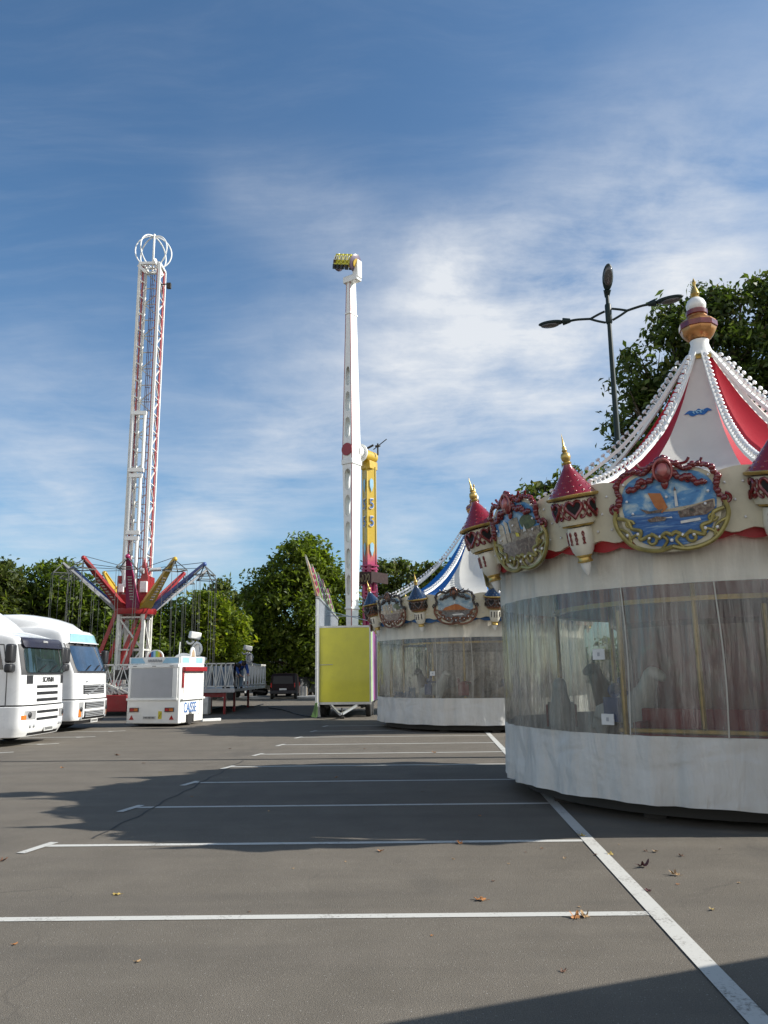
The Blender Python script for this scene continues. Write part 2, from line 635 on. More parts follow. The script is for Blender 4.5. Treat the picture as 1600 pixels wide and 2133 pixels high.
def put(name, me, parent=None, loc=(0, 0, 0), rz=0):
    o = bpy.data.objects.new(name, me)
    COL.objects.link(o)
    if parent:
        o.parent = parent
    o.location = loc
    o.rotation_euler = (0, 0, rz)
    return o


def tag(o, label, cat, group=None, kind=None):
    o['label'] = label
    o['category'] = cat
    if group:
        o['group'] = group
    if kind:
        o['kind'] = kind
    return o


def thing(name, label, cat, loc=(0, 0, 0), rz=0, group=None):
    o = bpy.data.objects.new(name, None)
    COL.objects.link(o)
    o.location = loc
    o.rotation_euler = (0, 0, rz)
    o.empty_display_size = .3
    return tag(o, label, cat, group)


def children(o):
    return [c for c in bpy.data.objects if c.parent == o]


def copy_tree(o, parent=None):
    c = o.copy()
    COL.objects.link(c)
    c.parent = parent
    for ch in children(o):
        copy_tree(ch, c)
    return c


def struct(o):
    o['kind'] = 'structure'
    return o


def text_mesh(body, size, depth=.01, mat_=None, sx=1.0, align='CENTER'):
    cu = bpy.data.curves.new('lettering', 'FONT')
    cu.body = body
    cu.size = size
    cu.extrude = depth
    cu.offset = size * .004
    cu.align_x = align
    cu.align_y = 'CENTER'
    o = bpy.data.objects.new('lettering', cu)
    COL.objects.link(o)
    dg = bpy.context.evaluated_depsgraph_get()
    dg.update()
    me = bpy.data.meshes.new_from_object(o.evaluated_get(dg))
    COL.objects.unlink(o)
    bpy.data.objects.remove(o)
    me.materials.clear()
    me.materials.append(mat_)
    me.transform(Matrix.Diagonal((sx, 1, 1, 1)))
    return me


def lettering(name, body, size, mat_, parent, loc, right, up, depth=.008, sx=1.0):
    """text whose reading direction is `right` and whose top points `up`"""
    me = text_mesh(body, size, depth, mat_, sx)
    r, u = Vector(right).normalized(), Vector(up).normalized()
    n = r.cross(u)
    m = Matrix((r, u, n)).transposed().to_4x4()
    me.transform(m)
    return put(name, me, parent, loc)


def skinned(name, verts, edges, radii, m, parent=None, sub=2, loc=(0, 0, 0)):
    """one continuous body grown over a skeleton of joints"""
    me = bpy.data.meshes.new(name)
    me.from_pydata(verts, edges, [])
    me.materials.append(m)
    o = bpy.data.objects.new(name, me)
    COL.objects.link(o)
    o.modifiers.new('skin', 'SKIN')
    for sv, r in zip(me.skin_vertices[0].data, radii):
        r = r if isinstance(r, tuple) else (r, r)
        sv.radius = r
    me.skin_vertices[0].data[0].use_root = True
    s = o.modifiers.new('sub', 'SUBSURF')
    s.levels = s.render_levels = sub
    o.modifiers['skin'].use_smooth_shade = True
    if parent:
        o.parent = parent
    o.location = loc
    return o


# ------------------------------------------------------------------ light and sky
SUN_EL, SUN_AZ = R(34), R(-1.5)      # azimuth from +X towards +Y
S = Vector((math.cos(SUN_EL) * math.cos(SUN_AZ), math.cos(SUN_EL) * math.sin(SUN_AZ), math.sin(SUN_EL)))
sl = bpy.data.lights.new('sun', 'SUN')
sl.energy = 5.0
sl.angle = R(.5)
sl.color = (1, .955, .88)
so = bpy.data.objects.new('sun', sl)
COL.objects.link(so)
so.rotation_euler = S.to_track_quat('Z', 'Y').to_euler()

w = bpy.data.worlds.new('World')
sc.world = w
w.use_nodes = True
nt = w.node_tree
nt.nodes.clear()
out = nt.nodes.new('ShaderNodeOutputWorld')
bg = nt.nodes.new('ShaderNodeBackground')
bg.inputs[1].default_value = .085
sky = nt.nodes.new('ShaderNodeTexSky')
sky.sky_type = 'NISHITA'
sky.sun_disc = False
sky.sun_elevation = SUN_EL
sky.sun_rotation = PI / 2 - SUN_AZ
sky.altitude = 200
sky.air_density = 1.0
sky.dust_density = 1.2
sky.ozone_density = 2.2
tc = nt.nodes.new('ShaderNodeTexCoord')
dn = nt.nodes.new('ShaderNodeVectorMath')
dn.operation = 'NORMALIZE'
nt.links.new(tc.outputs['Generated'], dn.inputs[0])
D = dn.outputs[0]
sep = nt.nodes.new('ShaderNodeSeparateXYZ')
nt.links.new(D, sep.inputs[0])
zc = _math(nt, 'MAXIMUM', _math(nt, 'ADD', sep.outputs[2], .16), .05)
px_ = _math(nt, 'DIVIDE', sep.outputs[0], zc)
py_ = _math(nt, 'DIVIDE', sep.outputs[1], zc)
cmb = nt.nodes.new('ShaderNodeCombineXYZ')
nt.links.new(px_, cmb.inputs[0])
nt.links.new(py_, cmb.inputs[1])
P2 = cmb.outputs[0]


def blob(x, y, k, amp):
    """a cloud patch around the direction of a photographed cloud"""
    c = ray(x, y).normalized()
    d = nt.nodes.new('ShaderNodeVectorMath')
    d.operation = 'DOT_PRODUCT'
    nt.links.new(D, d.inputs[0])
    d.inputs[1].default_value = c
    e = _math(nt, 'MULTIPLY', _math(nt, 'SUBTRACT', d.outputs['Value'], 1.0), k)
    return _math(nt, 'MULTIPLY', _math(nt, 'POWER', 2.718, e), amp)


BL = [(930, 555, 650, .72), (880, 690, 150, .34), (1250, 560, 120, .26), (1450, 470, 110, .26), (1010, 790, 110, .42), (700, 760, 150, .3), (1120, 640, 200, .40),
      (1500, 560, 60, .36), (1300, 780, 90, .3), (560, 960, 300, .42), (250, 1010, 80, .22), (420, 1120, 500, .5), (90, 1070, 300, .35),
      (640, 430, 700, .22), (500, 400, 900, .2), (740, 470, 900, .18), (1080, 490, 900, .3), (850, 950, 150, .3), (60, 860, 200, .2), (1550, 250, 60, .07), (820, 1140, 900, .3), (1350, 430, 300, .12)]
tot = None
for b in BL:
    o_ = blob(*b)
    tot = o_ if tot is None else _math(nt, 'ADD', tot, o_)
# wind-drawn cirrus: warped, stretched noise on the cloud plane
wv = nt.nodes.new('ShaderNodeTexNoise')
wv.inputs['Scale'].default_value = 1.1
wv.inputs['Detail'].default_value = 3
nt.links.new(P2, wv.inputs['Vector'])
wa = nt.nodes.new('ShaderNodeVectorMath')
wa.operation = 'MULTIPLY_ADD'
nt.links.new(wv.outputs['Color'], wa.inputs[0])
wa.inputs[1].default_value = (.38, .38, 0)
nt.links.new(P2, wa.inputs[2])
cir = _noise(nt, _map(nt, wa.outputs[0], (1.0, 1.7, 1), (0, 0, R(38)), (3.1, 1.7, 0)), 1.7, 9, .62)
fib = _noise(nt, _map(nt, wa.outputs[0], (1.2, 6.0, 1), (0, 0, R(33)), (.3, 5.2, 0)), 2.2, 8, .62)
soft = _noise(nt, _map(nt, P2, (1, 1, 1), (0, 0, 0), (7, 2, 0)), 1.7, 7, .58)
puff = _noise(nt, _map(nt, wa.outputs[0], (1, 1.1, 1), (0, 0, 0), (2, 9, 0)), 3.6, 10, .64)
tex = _math(nt, 'ADD', _math(nt, 'ADD', _math(nt, 'MULTIPLY', cir, .20), _math(nt, 'MULTIPLY', puff, .36)), _math(nt, 'ADD', _math(nt, 'MULTIPLY', fib, .08), _math(nt, 'MULTIPLY', soft, .40)))
tex = _math(nt, 'MULTIPLY_ADD', tex, 4.2, -1.66, clamp=True)
thin = _math(nt, 'MULTIPLY', _math(nt, 'POWER', _math(nt, 'MULTIPLY_ADD', fib, 2.6, -1.05, clamp=True), 1.6), .09)
cl = _math(nt, 'MULTIPLY', tot, _math(nt, 'MULTIPLY_ADD', tex, 1.05, .14))
cl = _math(nt, 'ADD', cl, thin)
cl = _math(nt, 'MINIMUM', cl, .96, clamp=True)
# unseen white haze added behind the camera to brighten and neutralise the shade
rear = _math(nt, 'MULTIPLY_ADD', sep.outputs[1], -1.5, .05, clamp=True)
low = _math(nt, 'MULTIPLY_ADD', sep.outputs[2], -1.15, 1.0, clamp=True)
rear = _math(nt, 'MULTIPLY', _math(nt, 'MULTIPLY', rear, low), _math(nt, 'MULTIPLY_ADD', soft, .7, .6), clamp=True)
SKYMUL, CLOUDC = (.84, 1.13, 1.26), (6.7, 7.0, 7.4)
skc = _mix(nt, 1.0, sky.outputs[0], SKYMUL, 'MULTIPLY')
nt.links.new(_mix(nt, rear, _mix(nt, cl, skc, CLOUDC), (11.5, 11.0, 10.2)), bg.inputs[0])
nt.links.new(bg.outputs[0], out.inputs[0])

sc.view_settings.view_transform = 'Standard'
sc.view_settings.look = 'None'
sc.view_settings.gamma = 1
sc.view_settings.exposure = 0.5
sc.view_settings.use_curve_mapping = False
sc.cycles.max_bounces = 6
sc.cycles.transparent_max_bounces = 12
sc.cycles.use_denoising = True
sc.cycles.caustics_reflective = False
sc.cycles.caustics_refractive = False

# ------------------------------------------------------------------ ground
g = MB()
g.grid(lambda u, v: (-500 + 1000 * u, -120 + 1100 * v, 0), 8, 8)
struct(g.build('asphalt_ground', M['asphalt'], None, 0, recalc=False))


def strip(name, a, b, width, z=.004, m='line', n=1, wob=0):
    a, b = Vector((a[0], a[1], 0)), Vector((b[0], b[1], 0))
    d = (b - a).normalized()
    s = Vector((-d.y, d.x, 0)) * width / 2
    q = MB()

    def fn(u, v):
        p = a.lerp(b, u) + s * (2 * v - 1)
        if wob:
            p += s.normalized() * (math.sin(u * 23.0) + math.sin(u * 57 + 1)) * wob
        return (p.x, p.y, z)
    q.grid(fn, n, 1)
    return struct(q.build(name, M[m], None, 0, recalc=False))


# the right-hand line the bays butt against, and the bays
def xr(y):
    return 1.62 + .055 * y


def xl(y):
    return -4.35 + .085 * y


strip('parking_line', (xr(3), 3), (xr(32), 32), .13, .008)
for i, y in enumerate((6.30, 8.85, 11.25, 13.68, 15.9, 18.25, 20.55, 22.85, 25.2, 27.5)):
    l = xl(y) if i else -4.6
    strip('parking_line', (l, y), (xr(y) - .065, y - .04), .1)
    strip('parking_tick', (l - .10, y - .36), (l + .03, y + .16), .10, .008)
for y in (19.3, 21.6, 23.9, 26.2):
    strip('parking_line', (-16, y - .1), (-9.05 + .06 * (y - 20), y), .1)
    strip('parking_tick', (-9.2 + .06 * (y - 20), y - .2), (-8.75 + .06 * (y - 20), y + .1), .12, .008)
strip('tar_seam', (-14, 17.35), (2.5, 17.15), .035, .004, 'seam', 60, .012)
strip('tar_seam', (xl(9.2) + .35, 9.2), (xl(17) - .05, 17), .03, .004, 'seam', 60, .02)
k = MB()
k.bx(-14, -2.9, 57.3, 57.6, 0, .13)
struct(k.build('pavement_kerb', M['stone'], None, 0, .02))
k = MB()
k.bx(-40, -2.9, 57.6, 62, 0, .12)
struct(k.build('pavement', M['grey'], None, 0))
# a pale kerb stone lying by the ticket trailer
k = MB()
k.box(gp(440, 1502) + Vector((0, 0, .05)), (.75, .13, .1), Matrix.Rotation(R(35), 3, 'Z'))
tag(k.build('timber_block', M['white'], None, 30, .01), 'short white timber block on the asphalt right of the ticket trailer', 'block')

# ------------------------------------------------------------------ trees
LM = dict(
    chestnut=leaf_mat('chestnut leaves', (.038, .064, .010), (.19, .245, .032), (.15, .16, .03)),
    lime=leaf_mat('yellow-green leaves', (.08, .115, .012), (.27, .33, .035), (.24, .2, .03)),
    dark=leaf_mat('dark leaves', (.03, .052, .010), (.145, .20, .03), (.11, .12, .025)),
    plane=leaf_mat('plane leaves', (.024, .044, .012), (.125, .175, .036), (.13, .11, .05), .3),
    olive=leaf_mat('olive leaves', (.032, .048, .014), (.12, .15, .036), (.14, .12, .05)),
)


def leaf_cloud(name, lobes, n, size, m, parent, seed=0, clump=.45, fill=.55, droop=.3):
    """many separate leaf blades gathered in clumps through the crown's lobes"""
    rg = np.random.default_rng(seed)
    vol = np.array([l[3] * l[4] * l[5] for l in lobes]) ** .75
    cnt = np.maximum(1, (n * vol / vol.sum()).astype(int))
    C = []
    for (x, y, z, rx, ry, rz), c in zip(lobes, cnt):
        k = max(6, c // 70)
        d = rg.normal(size=(k, 3))
        d /= np.linalg.norm(d, axis=1)[:, None]
        rad = rg.random(k) ** (1 / 3) * (1 - fill) + fill
        rad *= .78 + .3 * rg.random(k)
        cc = d * rad[:, None] * np.array([rx, ry, rz]) + np.array([x, y, z])
        cs = clump * (.6 + .8 * rg.random(k))
        idx = rg.integers(0, k, c)
        p = cc[idx] + np.clip(rg.normal(size=(c, 3)), -1.6, 1.6) * cs[idx][:, None] * np.array([1, 1, .7])
        C.append(p)
    C = np.concatenate(C)
    N = len(C)
    nrm = rg.normal(size=(N, 3)) + np.array([0, 0, .9])
    nrm /= np.linalg.norm(nrm, axis=1)[:, None]
    ax = rg.normal(size=(N, 3))
    ax -= nrm * (ax * nrm).sum(1)[:, None]
    ax /= np.linalg.norm(ax, axis=1)[:, None]
    ay = np.cross(nrm, ax)
    s = (size * (.55 + .9 * rg.random(N)))[:, None]
    P = np.stack([C - ax * s, C - ay * s * .42 + nrm * s * .12, C + ax * s - np.array([0, 0, 1]) * s * droop, C + ay * s * .42 + nrm * s * .12], 1)
    me = bpy.data.meshes.new(name)
    me.vertices.add(N * 4)
    me.vertices.foreach_set('co', P.reshape(-1).astype(np.float32))
    me.loops.add(N * 4)
    me.loops.foreach_set('vertex_index', np.arange(N * 4, dtype=np.int32))
    me.polygons.add(N)
    me.polygons.foreach_set('loop_start', np.arange(0, N * 4, 4, dtype=np.int32))
    me.materials.append(m)
    me.update(calc_edges=True)
    return put(name, me, parent)


def trunk_mesh(base_r, height, lobes, seed):
    rg = random.Random(seed)
    b = MB()
    top = Vector((0, 0, height))
    pts = [Vector((0, 0, -.05)), Vector((rg.uniform(-.05, .05), 0, height * .4)), top]
    b.tube(pts, [base_r * 1.25, base_r, base_r * .72], 10)
    for (x, y, z, rx, ry, rz) in lobes:
        e = Vector((x, y, z + rz * .25))
        a = top if z > height else Vector((0, 0, max(height * .55, z - rz)))
        mid = a.lerp(e, .5) + Vector((rg.uniform(-.3, .3), rg.uniform(-.3, .3), .25))
        r0 = base_r * .42
        b.tube([a, mid, e], [r0, r0 * .6, r0 * .22], 7)
        for q in range(5):
            d = Vector((rg.uniform(-1, 1) * rx, rg.uniform(-1, 1) * ry, rg.uniform(-.3, 1) * rz)) * .85
            s0 = mid.lerp(e, rg.uniform(.2, 1))
            b.tube([s0, s0.lerp(e + d, .55) + Vector((0, 0, .12)), e + d], [r0 * .3, r0 * .18, r0 * .05], 5)
    return b


def tree(name, label, cat, base, lobes_px, Y, n, leaf, m, tr=.25, th=2.5, seed=1, group=None, clump=.45, fill=.55, depth=1.0):
    """lobes_px: (x, y, r) of each crown lobe measured in the photograph, r in pixels; each lobe is a real 3d volume"""
    base = Vector((base[0], base[1], 0))
    t = thing(name, label, cat, base, 0, group)
    rg = random.Random(seed)
    lobes = []
    for (x, y, r, *rest) in lobes_px:
        dy = rest[0] if rest else rg.uniform(-1, 1) * .5
        p = at(x, y, Y + dy)
        dpt = (p - Vector((0, 0, EYE))).dot(_f)
        rr = r * dpt / F
        q = p - base
        lobes.append((q.x, q.y, q.z, rr, rr * depth, rr))
    trunk_mesh(tr, th, lobes, seed).build('trunk', M['bark'], t, 60)
    leaf_cloud('crown', lobes, n, leaf, m, t, seed, clump, fill)
    return t


TG = 'trees around the fairground'
tree('plane_tree', 'tall dark plane tree rising behind the red and white carousel roof', 'tree', (15.6, 37.5),
     [(1322, 862, 46), (1345, 775, 56), (1415, 700, 66), (1480, 645, 52), (1545, 650, 70), (1600, 598, 44), (1660, 625, 80), (1500, 765, 95), (1600, 770, 110),
      (1400, 850, 72), (1283, 885, 22), (1300, 930, 30), (1730, 730, 120), (1385, 655, 26), (1450, 960, 120), (1620, 940, 130)],
     37, 27000, .19, LM['plane'], .55, 7.0, 11, TG, .40, .6, .85)
tree('leafy_tree', 'small green treetop showing between the two red turrets of the carousel', 'tree', (10.6, 55),
     [(1112, 1030, 34), (1150, 1045, 40), (1085, 1062, 26), (1180, 1100, 70), (1110, 1150, 80), (1240, 1060, 90), (1130, 1240, 80)], 55, 9000, .3, LM['olive'], .4, 5, 12, TG)
tree('chestnut_tree', 'large dense chestnut tree left of the white ride arm', 'tree', (-6.2, 63),
     [(628, 1190, 64), (560, 1235, 48), (555, 1325, 52), (690, 1235, 52), (665, 1330, 70), (610, 1270, 85), (600, 1370, 60), (715, 1290, 46), (530, 1265, 26), (640, 1150, 34),
      (530, 1380, 40), (690, 1390, 50)], 63, 34000, .21, LM['chestnut'], .4, 3, 13, TG, .5)
tree('leafy_tree', 'leafy tree behind the magenta ride post and blue tent', 'tree', (3.6, 78),
     [(800, 1205, 34), (850, 1215, 48), (905, 1210, 44), (960, 1215, 50), (830, 1270, 52), (900, 1275, 60), (985, 1265, 60), (1010, 1210, 45), (780, 1285, 40)], 78, 20000, .26, LM['olive'], .35, 4, 14, TG, .5, .6)
tree('broadleaf_tree', 'bushy tree behind the white lorries and swing ride arms', 'tree', (-20.6, 52),
     [(105, 1215, 50), (150, 1255, 55), (75, 1265, 40), (190, 1275, 50), (120, 1310, 60), (215, 1320, 55), (60, 1330, 45), (40, 1240, 18), (165, 1370, 55)], 52, 24000, .2, LM['dark'], .35, 2.5, 15, TG)
tree('broadleaf_tree', 'tree cut by the left edge of the picture above the nearest lorry', 'tree', (-24.6, 50),
     [(-20, 1215, 46), (-10, 1280, 46), (25, 1300, 40), (-40, 1330, 60), (12, 1200, 22), (20, 1360, 50)], 50, 12000, .2, LM['olive'], .35, 2.5, 16, TG)
tree('yellowing_tree', 'yellow-green tree between the swing ride and the chestnut', 'tree', (-12.9, 58),
     [(430, 1285, 42), (400, 1300, 34), (465, 1300, 40), (440, 1350, 48), (395, 1360, 40), (480, 1355, 34), (420, 1262, 26)], 58, 16000, .2, LM['lime'], .3, 2.2, 17, TG)
tree('broadleaf_tree', 'dark tree right behind the swing ride mast', 'tree', (-16.6, 56),
     [(300, 1310, 50), (345, 1300, 42), (255, 1320, 45), (330, 1360, 55), (370, 1345, 45), (280, 1375, 55)], 56, 15000, .2, LM['dark'], .35, 2.4, 18, TG)
tree('thin_tree', 'sparse thin tree poking above the yellow-green tree', 'tree', (-13.2, 70),
     [(462, 1232, 24), (445, 1250, 24), (485, 1255, 26), (500, 1290, 40), (510, 1330, 40)], 70, 2600, .26, LM['olive'], .22, 4.5, 19, TG, .5, .3)
# the far edge of the fairground reads as one dark mass of hedge and trees
hl = []
rg = random.Random(4)
for i in range(46):
    x = -66 + i * 2.6
    hl.append((x, 92 + rg.uniform(-2, 2), rg.uniform(2.0, 3.2), 2.6, 2.2, rg.uniform(2.4, 3.4)))
o = leaf_cloud('distant_hedge', hl, 26000, .5, LM['dark'], None, 21, .7)
tag(o, 'dark continuous hedge and low trees along the far edge of the fairground', 'hedge', kind='stuff')

# ------------------------------------------------------------------ carousels
RV = 3.62                     # valance radius
PROF = [(.22, 6.76), (.45, 6.42), (.79, 5.94), (1.1, 5.57), (1.44, 5.21), (1.78, 4.93), (2.13, 4.67), (2.47, 4.46), (2.94, 4.22), (3.42, 4.04)]


def prof_at(t):
    x = t * (len(PROF) - 1)
    i = min(int(x), len(PROF) - 2)
    f = x - i
    return PROF[i][0] * (1 - f) + PROF[i + 1][0] * f, PROF[i][1] * (1 - f) + PROF[i + 1][1] * f


def cyl(a0, u, z, off=0, rad=RV):
    a = a0 + u / rad
    off = off + (z - 3.55) * .22
    return Vector(((rad + off) * math.cos(a), (rad + off) * math.sin(a), z))


def smooth_path(pts, n=6):
    """Catmull-Rom through 2d points"""
    res = []
    P = [pts[0]] + list(pts) + [pts[-1]]
    for i in range(1, len(P) - 2):
        for k in range(n):
            t = k / n
            q = []
            for d in range(len(pts[0])):
                p0, p1, p2, p3 = P[i - 1][d], P[i][d], P[i + 1][d], P[i + 2][d]
                q.append(.5 * (2 * p1 + (p2 - p0) * t + (2 * p0 - 5 * p1 + 4 * p2 - p3) * t * t + (3 * p1 - p0 - 3 * p2 + p3) * t ** 3))
            res.append(tuple(q))
    res.append(tuple(pts[-1]))
    return res


def curl(cx, cy, r, turns, a0, sgn=1, n=14):
    return [(cx + r * (1 - .75 * i / n) * math.cos(a0 + sgn * turns * 2 * PI * i / n), cy + r * (1 - .75 * i / n) * math.sin(a0 + sgn * turns * 2 * PI * i / n)) for i in range(n + 1)]


def frame_pieces(a0, zc):
    """the carved scrollwork round one painted medallion: (upper crest paths, lower frame paths)"""
    up, lo = [], []
    for s in (-1, 1):
        side = smooth_path([(.60 * s, .02), (.52 * s, .14), (.55 * s, .26), (.47 * s, .40), (.34 * s, .43), (.22 * s, .40), (.12 * s, .47), (0, .54)])
        up.append((side, .030))
        up.append((curl(.61 * s, .02, .065, 1.1, PI / 2, -s), .020))
        up.append((smooth_path([(.07 * s, .40), (.16 * s, .30), (.26 * s, .30), (.34 * s, .22), (.42 * s, .235)]), .026))
        up.append((curl(.25 * s, .27, .045, 1.0, 0, s), .016))
        up.append((smooth_path([(.14 * s, .46), (.24 * s, .47), (.28 * s, .52)]), .018))
        up.append((smooth_path([(.26 * s, .44), (.37 * s, .45), (.41 * s, .50)]), .016))
        lo.append((smooth_path([(.58 * s, .05), (.63 * s, -.12), (.58 * s, -.28), (.46 * s, -.42), (.30 * s, -.49), (.14 * s, -.505), (0, -.47)]), .028))
        lo.append((smooth_path([(.59 * s, -.08), (.48 * s, -.12), (.44 * s, -.22), (.34 * s, -.26), (.36 * s, -.36), (.22 * s, -.32), (.14 * s, -.36), (.06 * s, -.31), (0, -.34)]), .024))
        lo.append((curl(.46 * s, -.17, .055, 1.1, 0, -s), .017))
        lo.append((curl(.23 * s, -.38, .075, 1.0, PI / 2, s), .020))
        lo.append((smooth_path([(.50 * s, -.36), (.40 * s, -.30), (.34 * s, -.36)]), .018))
        lo.append((smooth_path([(.12 * s, -.49), (.05 * s, -.40), (.10 * s, -.34)]), .018))
        lo.append((smooth_path([(.60 * s, -.2), (.50 * s, -.26), (.47 * s, -.38)]), .018))
    return up, lo


def pic_outline(n=40):
    pts = []
    for i in range(n):
        a = 2 * PI * i / n
        c, s_ = math.cos(a), math.sin(a)
        rx, ry = .52, .40 if s_ > 0 else .46
        e = 3.0
        k = (abs(c) ** e + abs(s_) ** e) ** (-1 / e)
        pts.append((rx * c * k * (1 - .12 * max(0, -s_)), ry * s_ * k))
    return pts


def clip_poly(poly, axis, val, keep_less):
    res = []
    n = len(poly)
    for i in range(n):
        a, b = poly[i], poly[(i + 1) % n]
        ia = (a[axis] <= val) == keep_less
        ib = (b[axis] <= val) == keep_less
        if ia:
            res.append(a)
        if ia != ib:
            t = (val - a[axis]) / (b[axis] - a[axis])
            res.append((a[0] + (b[0] - a[0]) * t, a[1] + (b[1] - a[1]) * t))
    return res


def medallion_meshes(pal, style):
    """meshes of one medallion in local cylinder coordinates around angle 0"""
    zc = 3.63
    b = MB()
    ol = [(x * 1.12, y * 1.12 - .01) for x, y in pic_outline()]
    b.prism([cyl(0, x, zc + y, .03 + .0 * x) for x, y in ol], (.05, 0, 0))
    board = b.mesh('medallion', pal['board'], 35)
    p = MB()
    out_ = pic_outline(56)

    def paint(poly, lay, mi):
        # a painted area: subdivided in strips so that it follows the round valance
        p.mi = mi
        xs = [q[0] for q in poly]
        x0, x1 = min(xs), max(xs)
        k = max(1, int((x1 - x0) / .12))
        for j in range(k):
            a, c = x0 + (x1 - x0) * j / k, x0 + (x1 - x0) * (j + 1) / k
            q = clip_poly(clip_poly(poly, 0, a, False), 0, c, True)
            if len(q) > 2:
                p.add([cyl(0, x, zc + y, .085 + .004 * lay) for x, y in q], [tuple(range(len(q)))])
    paint(out_, 0, 0)
    if style == 0:          # lighthouse, harbour and a rust-red sail
        paint(clip_poly(out_, 1, -.06, True), 1, 1)
        paint(clip_poly(smooth_path([(-.12, -.05), (.1, -.03), (.3, -.01), (.49, .03), (.5, -.06), (.2, -.07), (-.1, -.065)], 3), 0, .5, True), 2, 2)
        paint([(.1, -.08), (.48, .02), (.49, -.08), (.4, -.14), (.12, -.15)], 3, 3)
        paint([(.08, -.02), (.115, -.02), (.108, .16), (.088, .16)], 4, 5)
        paint([(.08, .16), (.116, .16), (.098, .21)], 5, 3)
        paint([(-.2, .17), (-.06, .15), (0, -.02), (-.07, -.08), (-.14, -.0)], 4, 4)
        paint([(-.32, -.0), (-.24, -.07), (-.08, -.07), (-.05, -.03), (-.2, -.045)], 5, 3)
        paint([(-.22, -.17), (-.05, -.17), (-.02, -.13), (-.14, -.11), (-.25, -.14)], 5, 3)
        paint([(.12, -.22), (.34, -.2), (.33, -.17), (.12, -.19)], 5, 5)
        paint([(-.05, -.14), (.04, -.15), (.03, -.13)], 6, 5)
    elif style == 1:        # old towers, a crowd and a tree
        paint(clip_poly(out_, 1, .02, True), 1, 6)
        paint([(-.4, -.1), (-.4, .14), (-.33, .18), (-.26, .14), (-.26, -.1)], 2, 2)
        paint([(-.22, -.1), (-.22, .2), (-.14, .16), (-.13, -.1)], 3, 2)
        paint([(-.1, 0), (-.1, .18), (.12, .2), (.14, 0)], 2, 6)
        paint(smooth_path([(.18, .05), (.16, .14), (.28, .2), (.42, .16), (.47, .05), (.3, .0)], 3), 3, 7)
        paint([(-.44, -.12), (.46, -.1), (.38, -.34), (-.36, -.34)], 4, 3)
        paint([(.02, -.0), (.09, -.02), (.1, -.07), (.03, -.06)], 5, 8)
        paint([(.2, -.02), (.27, -.02), (.24, .07)], 5, 5)
    else:                   # a long brown building above the water
        paint(clip_poly(out_, 1, -.09, True), 1, 6)
        paint([(-.38, -.1), (-.3, -.02), (.0, .07), (.1, .06), (.3, -.06), (.42, -.1)], 2, 4)
        paint([(-.38, -.11), (.42, -.1), (.2, -.15), (-.2, -.16)], 3, 3)
        paint([(-.1, -.22), (.2, -.2), (.26, -.24), (-.06, -.26)], 3, 5)
    pm = [pal['sky'], M['p_sea'], M['p_sand'], M['p_rock'], M['p_sail'], M['p_white'], M['p_wall'] if style == 1 else M['p_grey'], M['p_green'], M['sticker']]
    pic = p.mesh('picture', pm, 0, recalc=False)
    up, lo = frame_pieces(0, zc)
    c = MB()
    for path, r in up:
        c.tube([cyl(0, x, zc + y, .10) for x, y in path], r, 7)
    rgc = random.Random(5)
    for path, r in up[:1] + up[6:7] + up[2:3] + up[8:9]:
        for (x, y) in path[1::2]:
            c.ball(cyl(0, x + rgc.uniform(-.012, .012), zc + y + rgc.uniform(-.012, .012), .115), rgc.uniform(.026, .046), 8, (.8, 1, 1))
    c.ball(cyl(0, 0, zc + .40, .11), .12, 12, (.45, 1, 1.25))
    c.ball(cyl(0, 0, zc + .52, .10), .075, 10, (.6, 1.3, .8))
    c.ball(cyl(0, 0, zc + .27, .10), .06, 10, (.5, .8, 1.5))
    c.mi = 1
    c.ball(cyl(0, 0, zc + .405, .155), .062, 12, (.5, 1, 1.3))
    c.tube([cyl(0, .10 * math.cos(a), zc + .40 + .13 * math.sin(a), .14) for a in [2 * PI * i / 18 for i in range(18)]], .014, 6, True)
    crest = c.mesh('crest', [pal['crest'], pal['trim']], 50)
    l = MB()
    for path, r in lo:
        l.tube([cyl(0, x, zc + y, .10) for x, y in path], r, 7)
    low = l.mesh('scroll_frame', pal['scroll'], 50)
    d = MB()
    for i in range(9):
        x = -.5 + i * .125
        d.ball(cyl(0, x, zc - .40 + .25 * abs(x) ** 1.2 + (.03 if i % 2 else 0), .105), .022, 8)
    for x, y in ((-.46, .30), (-.40, -.05), (.44, .12), (.46, .3), (.0, .1), (.4, -.02), (-.45, .1)):
        d.ball(cyl(0, x, zc + y, .105), .018, 8)
    bulbs = d.mesh('lamp_bulbs', M['bulb'], 50)
    return board, pic, crest, low, bulbs


def heart(w, h, n=22):
    pts = []
    for i in range(n):
        t = 2 * PI * i / n
        pts.append((w * math.sin(t) ** 3, h * (13 * math.cos(t) - 5 * math.cos(2 * t) - 2 * math.cos(3 * t) - math.cos(4 * t)) / 16))
    return pts


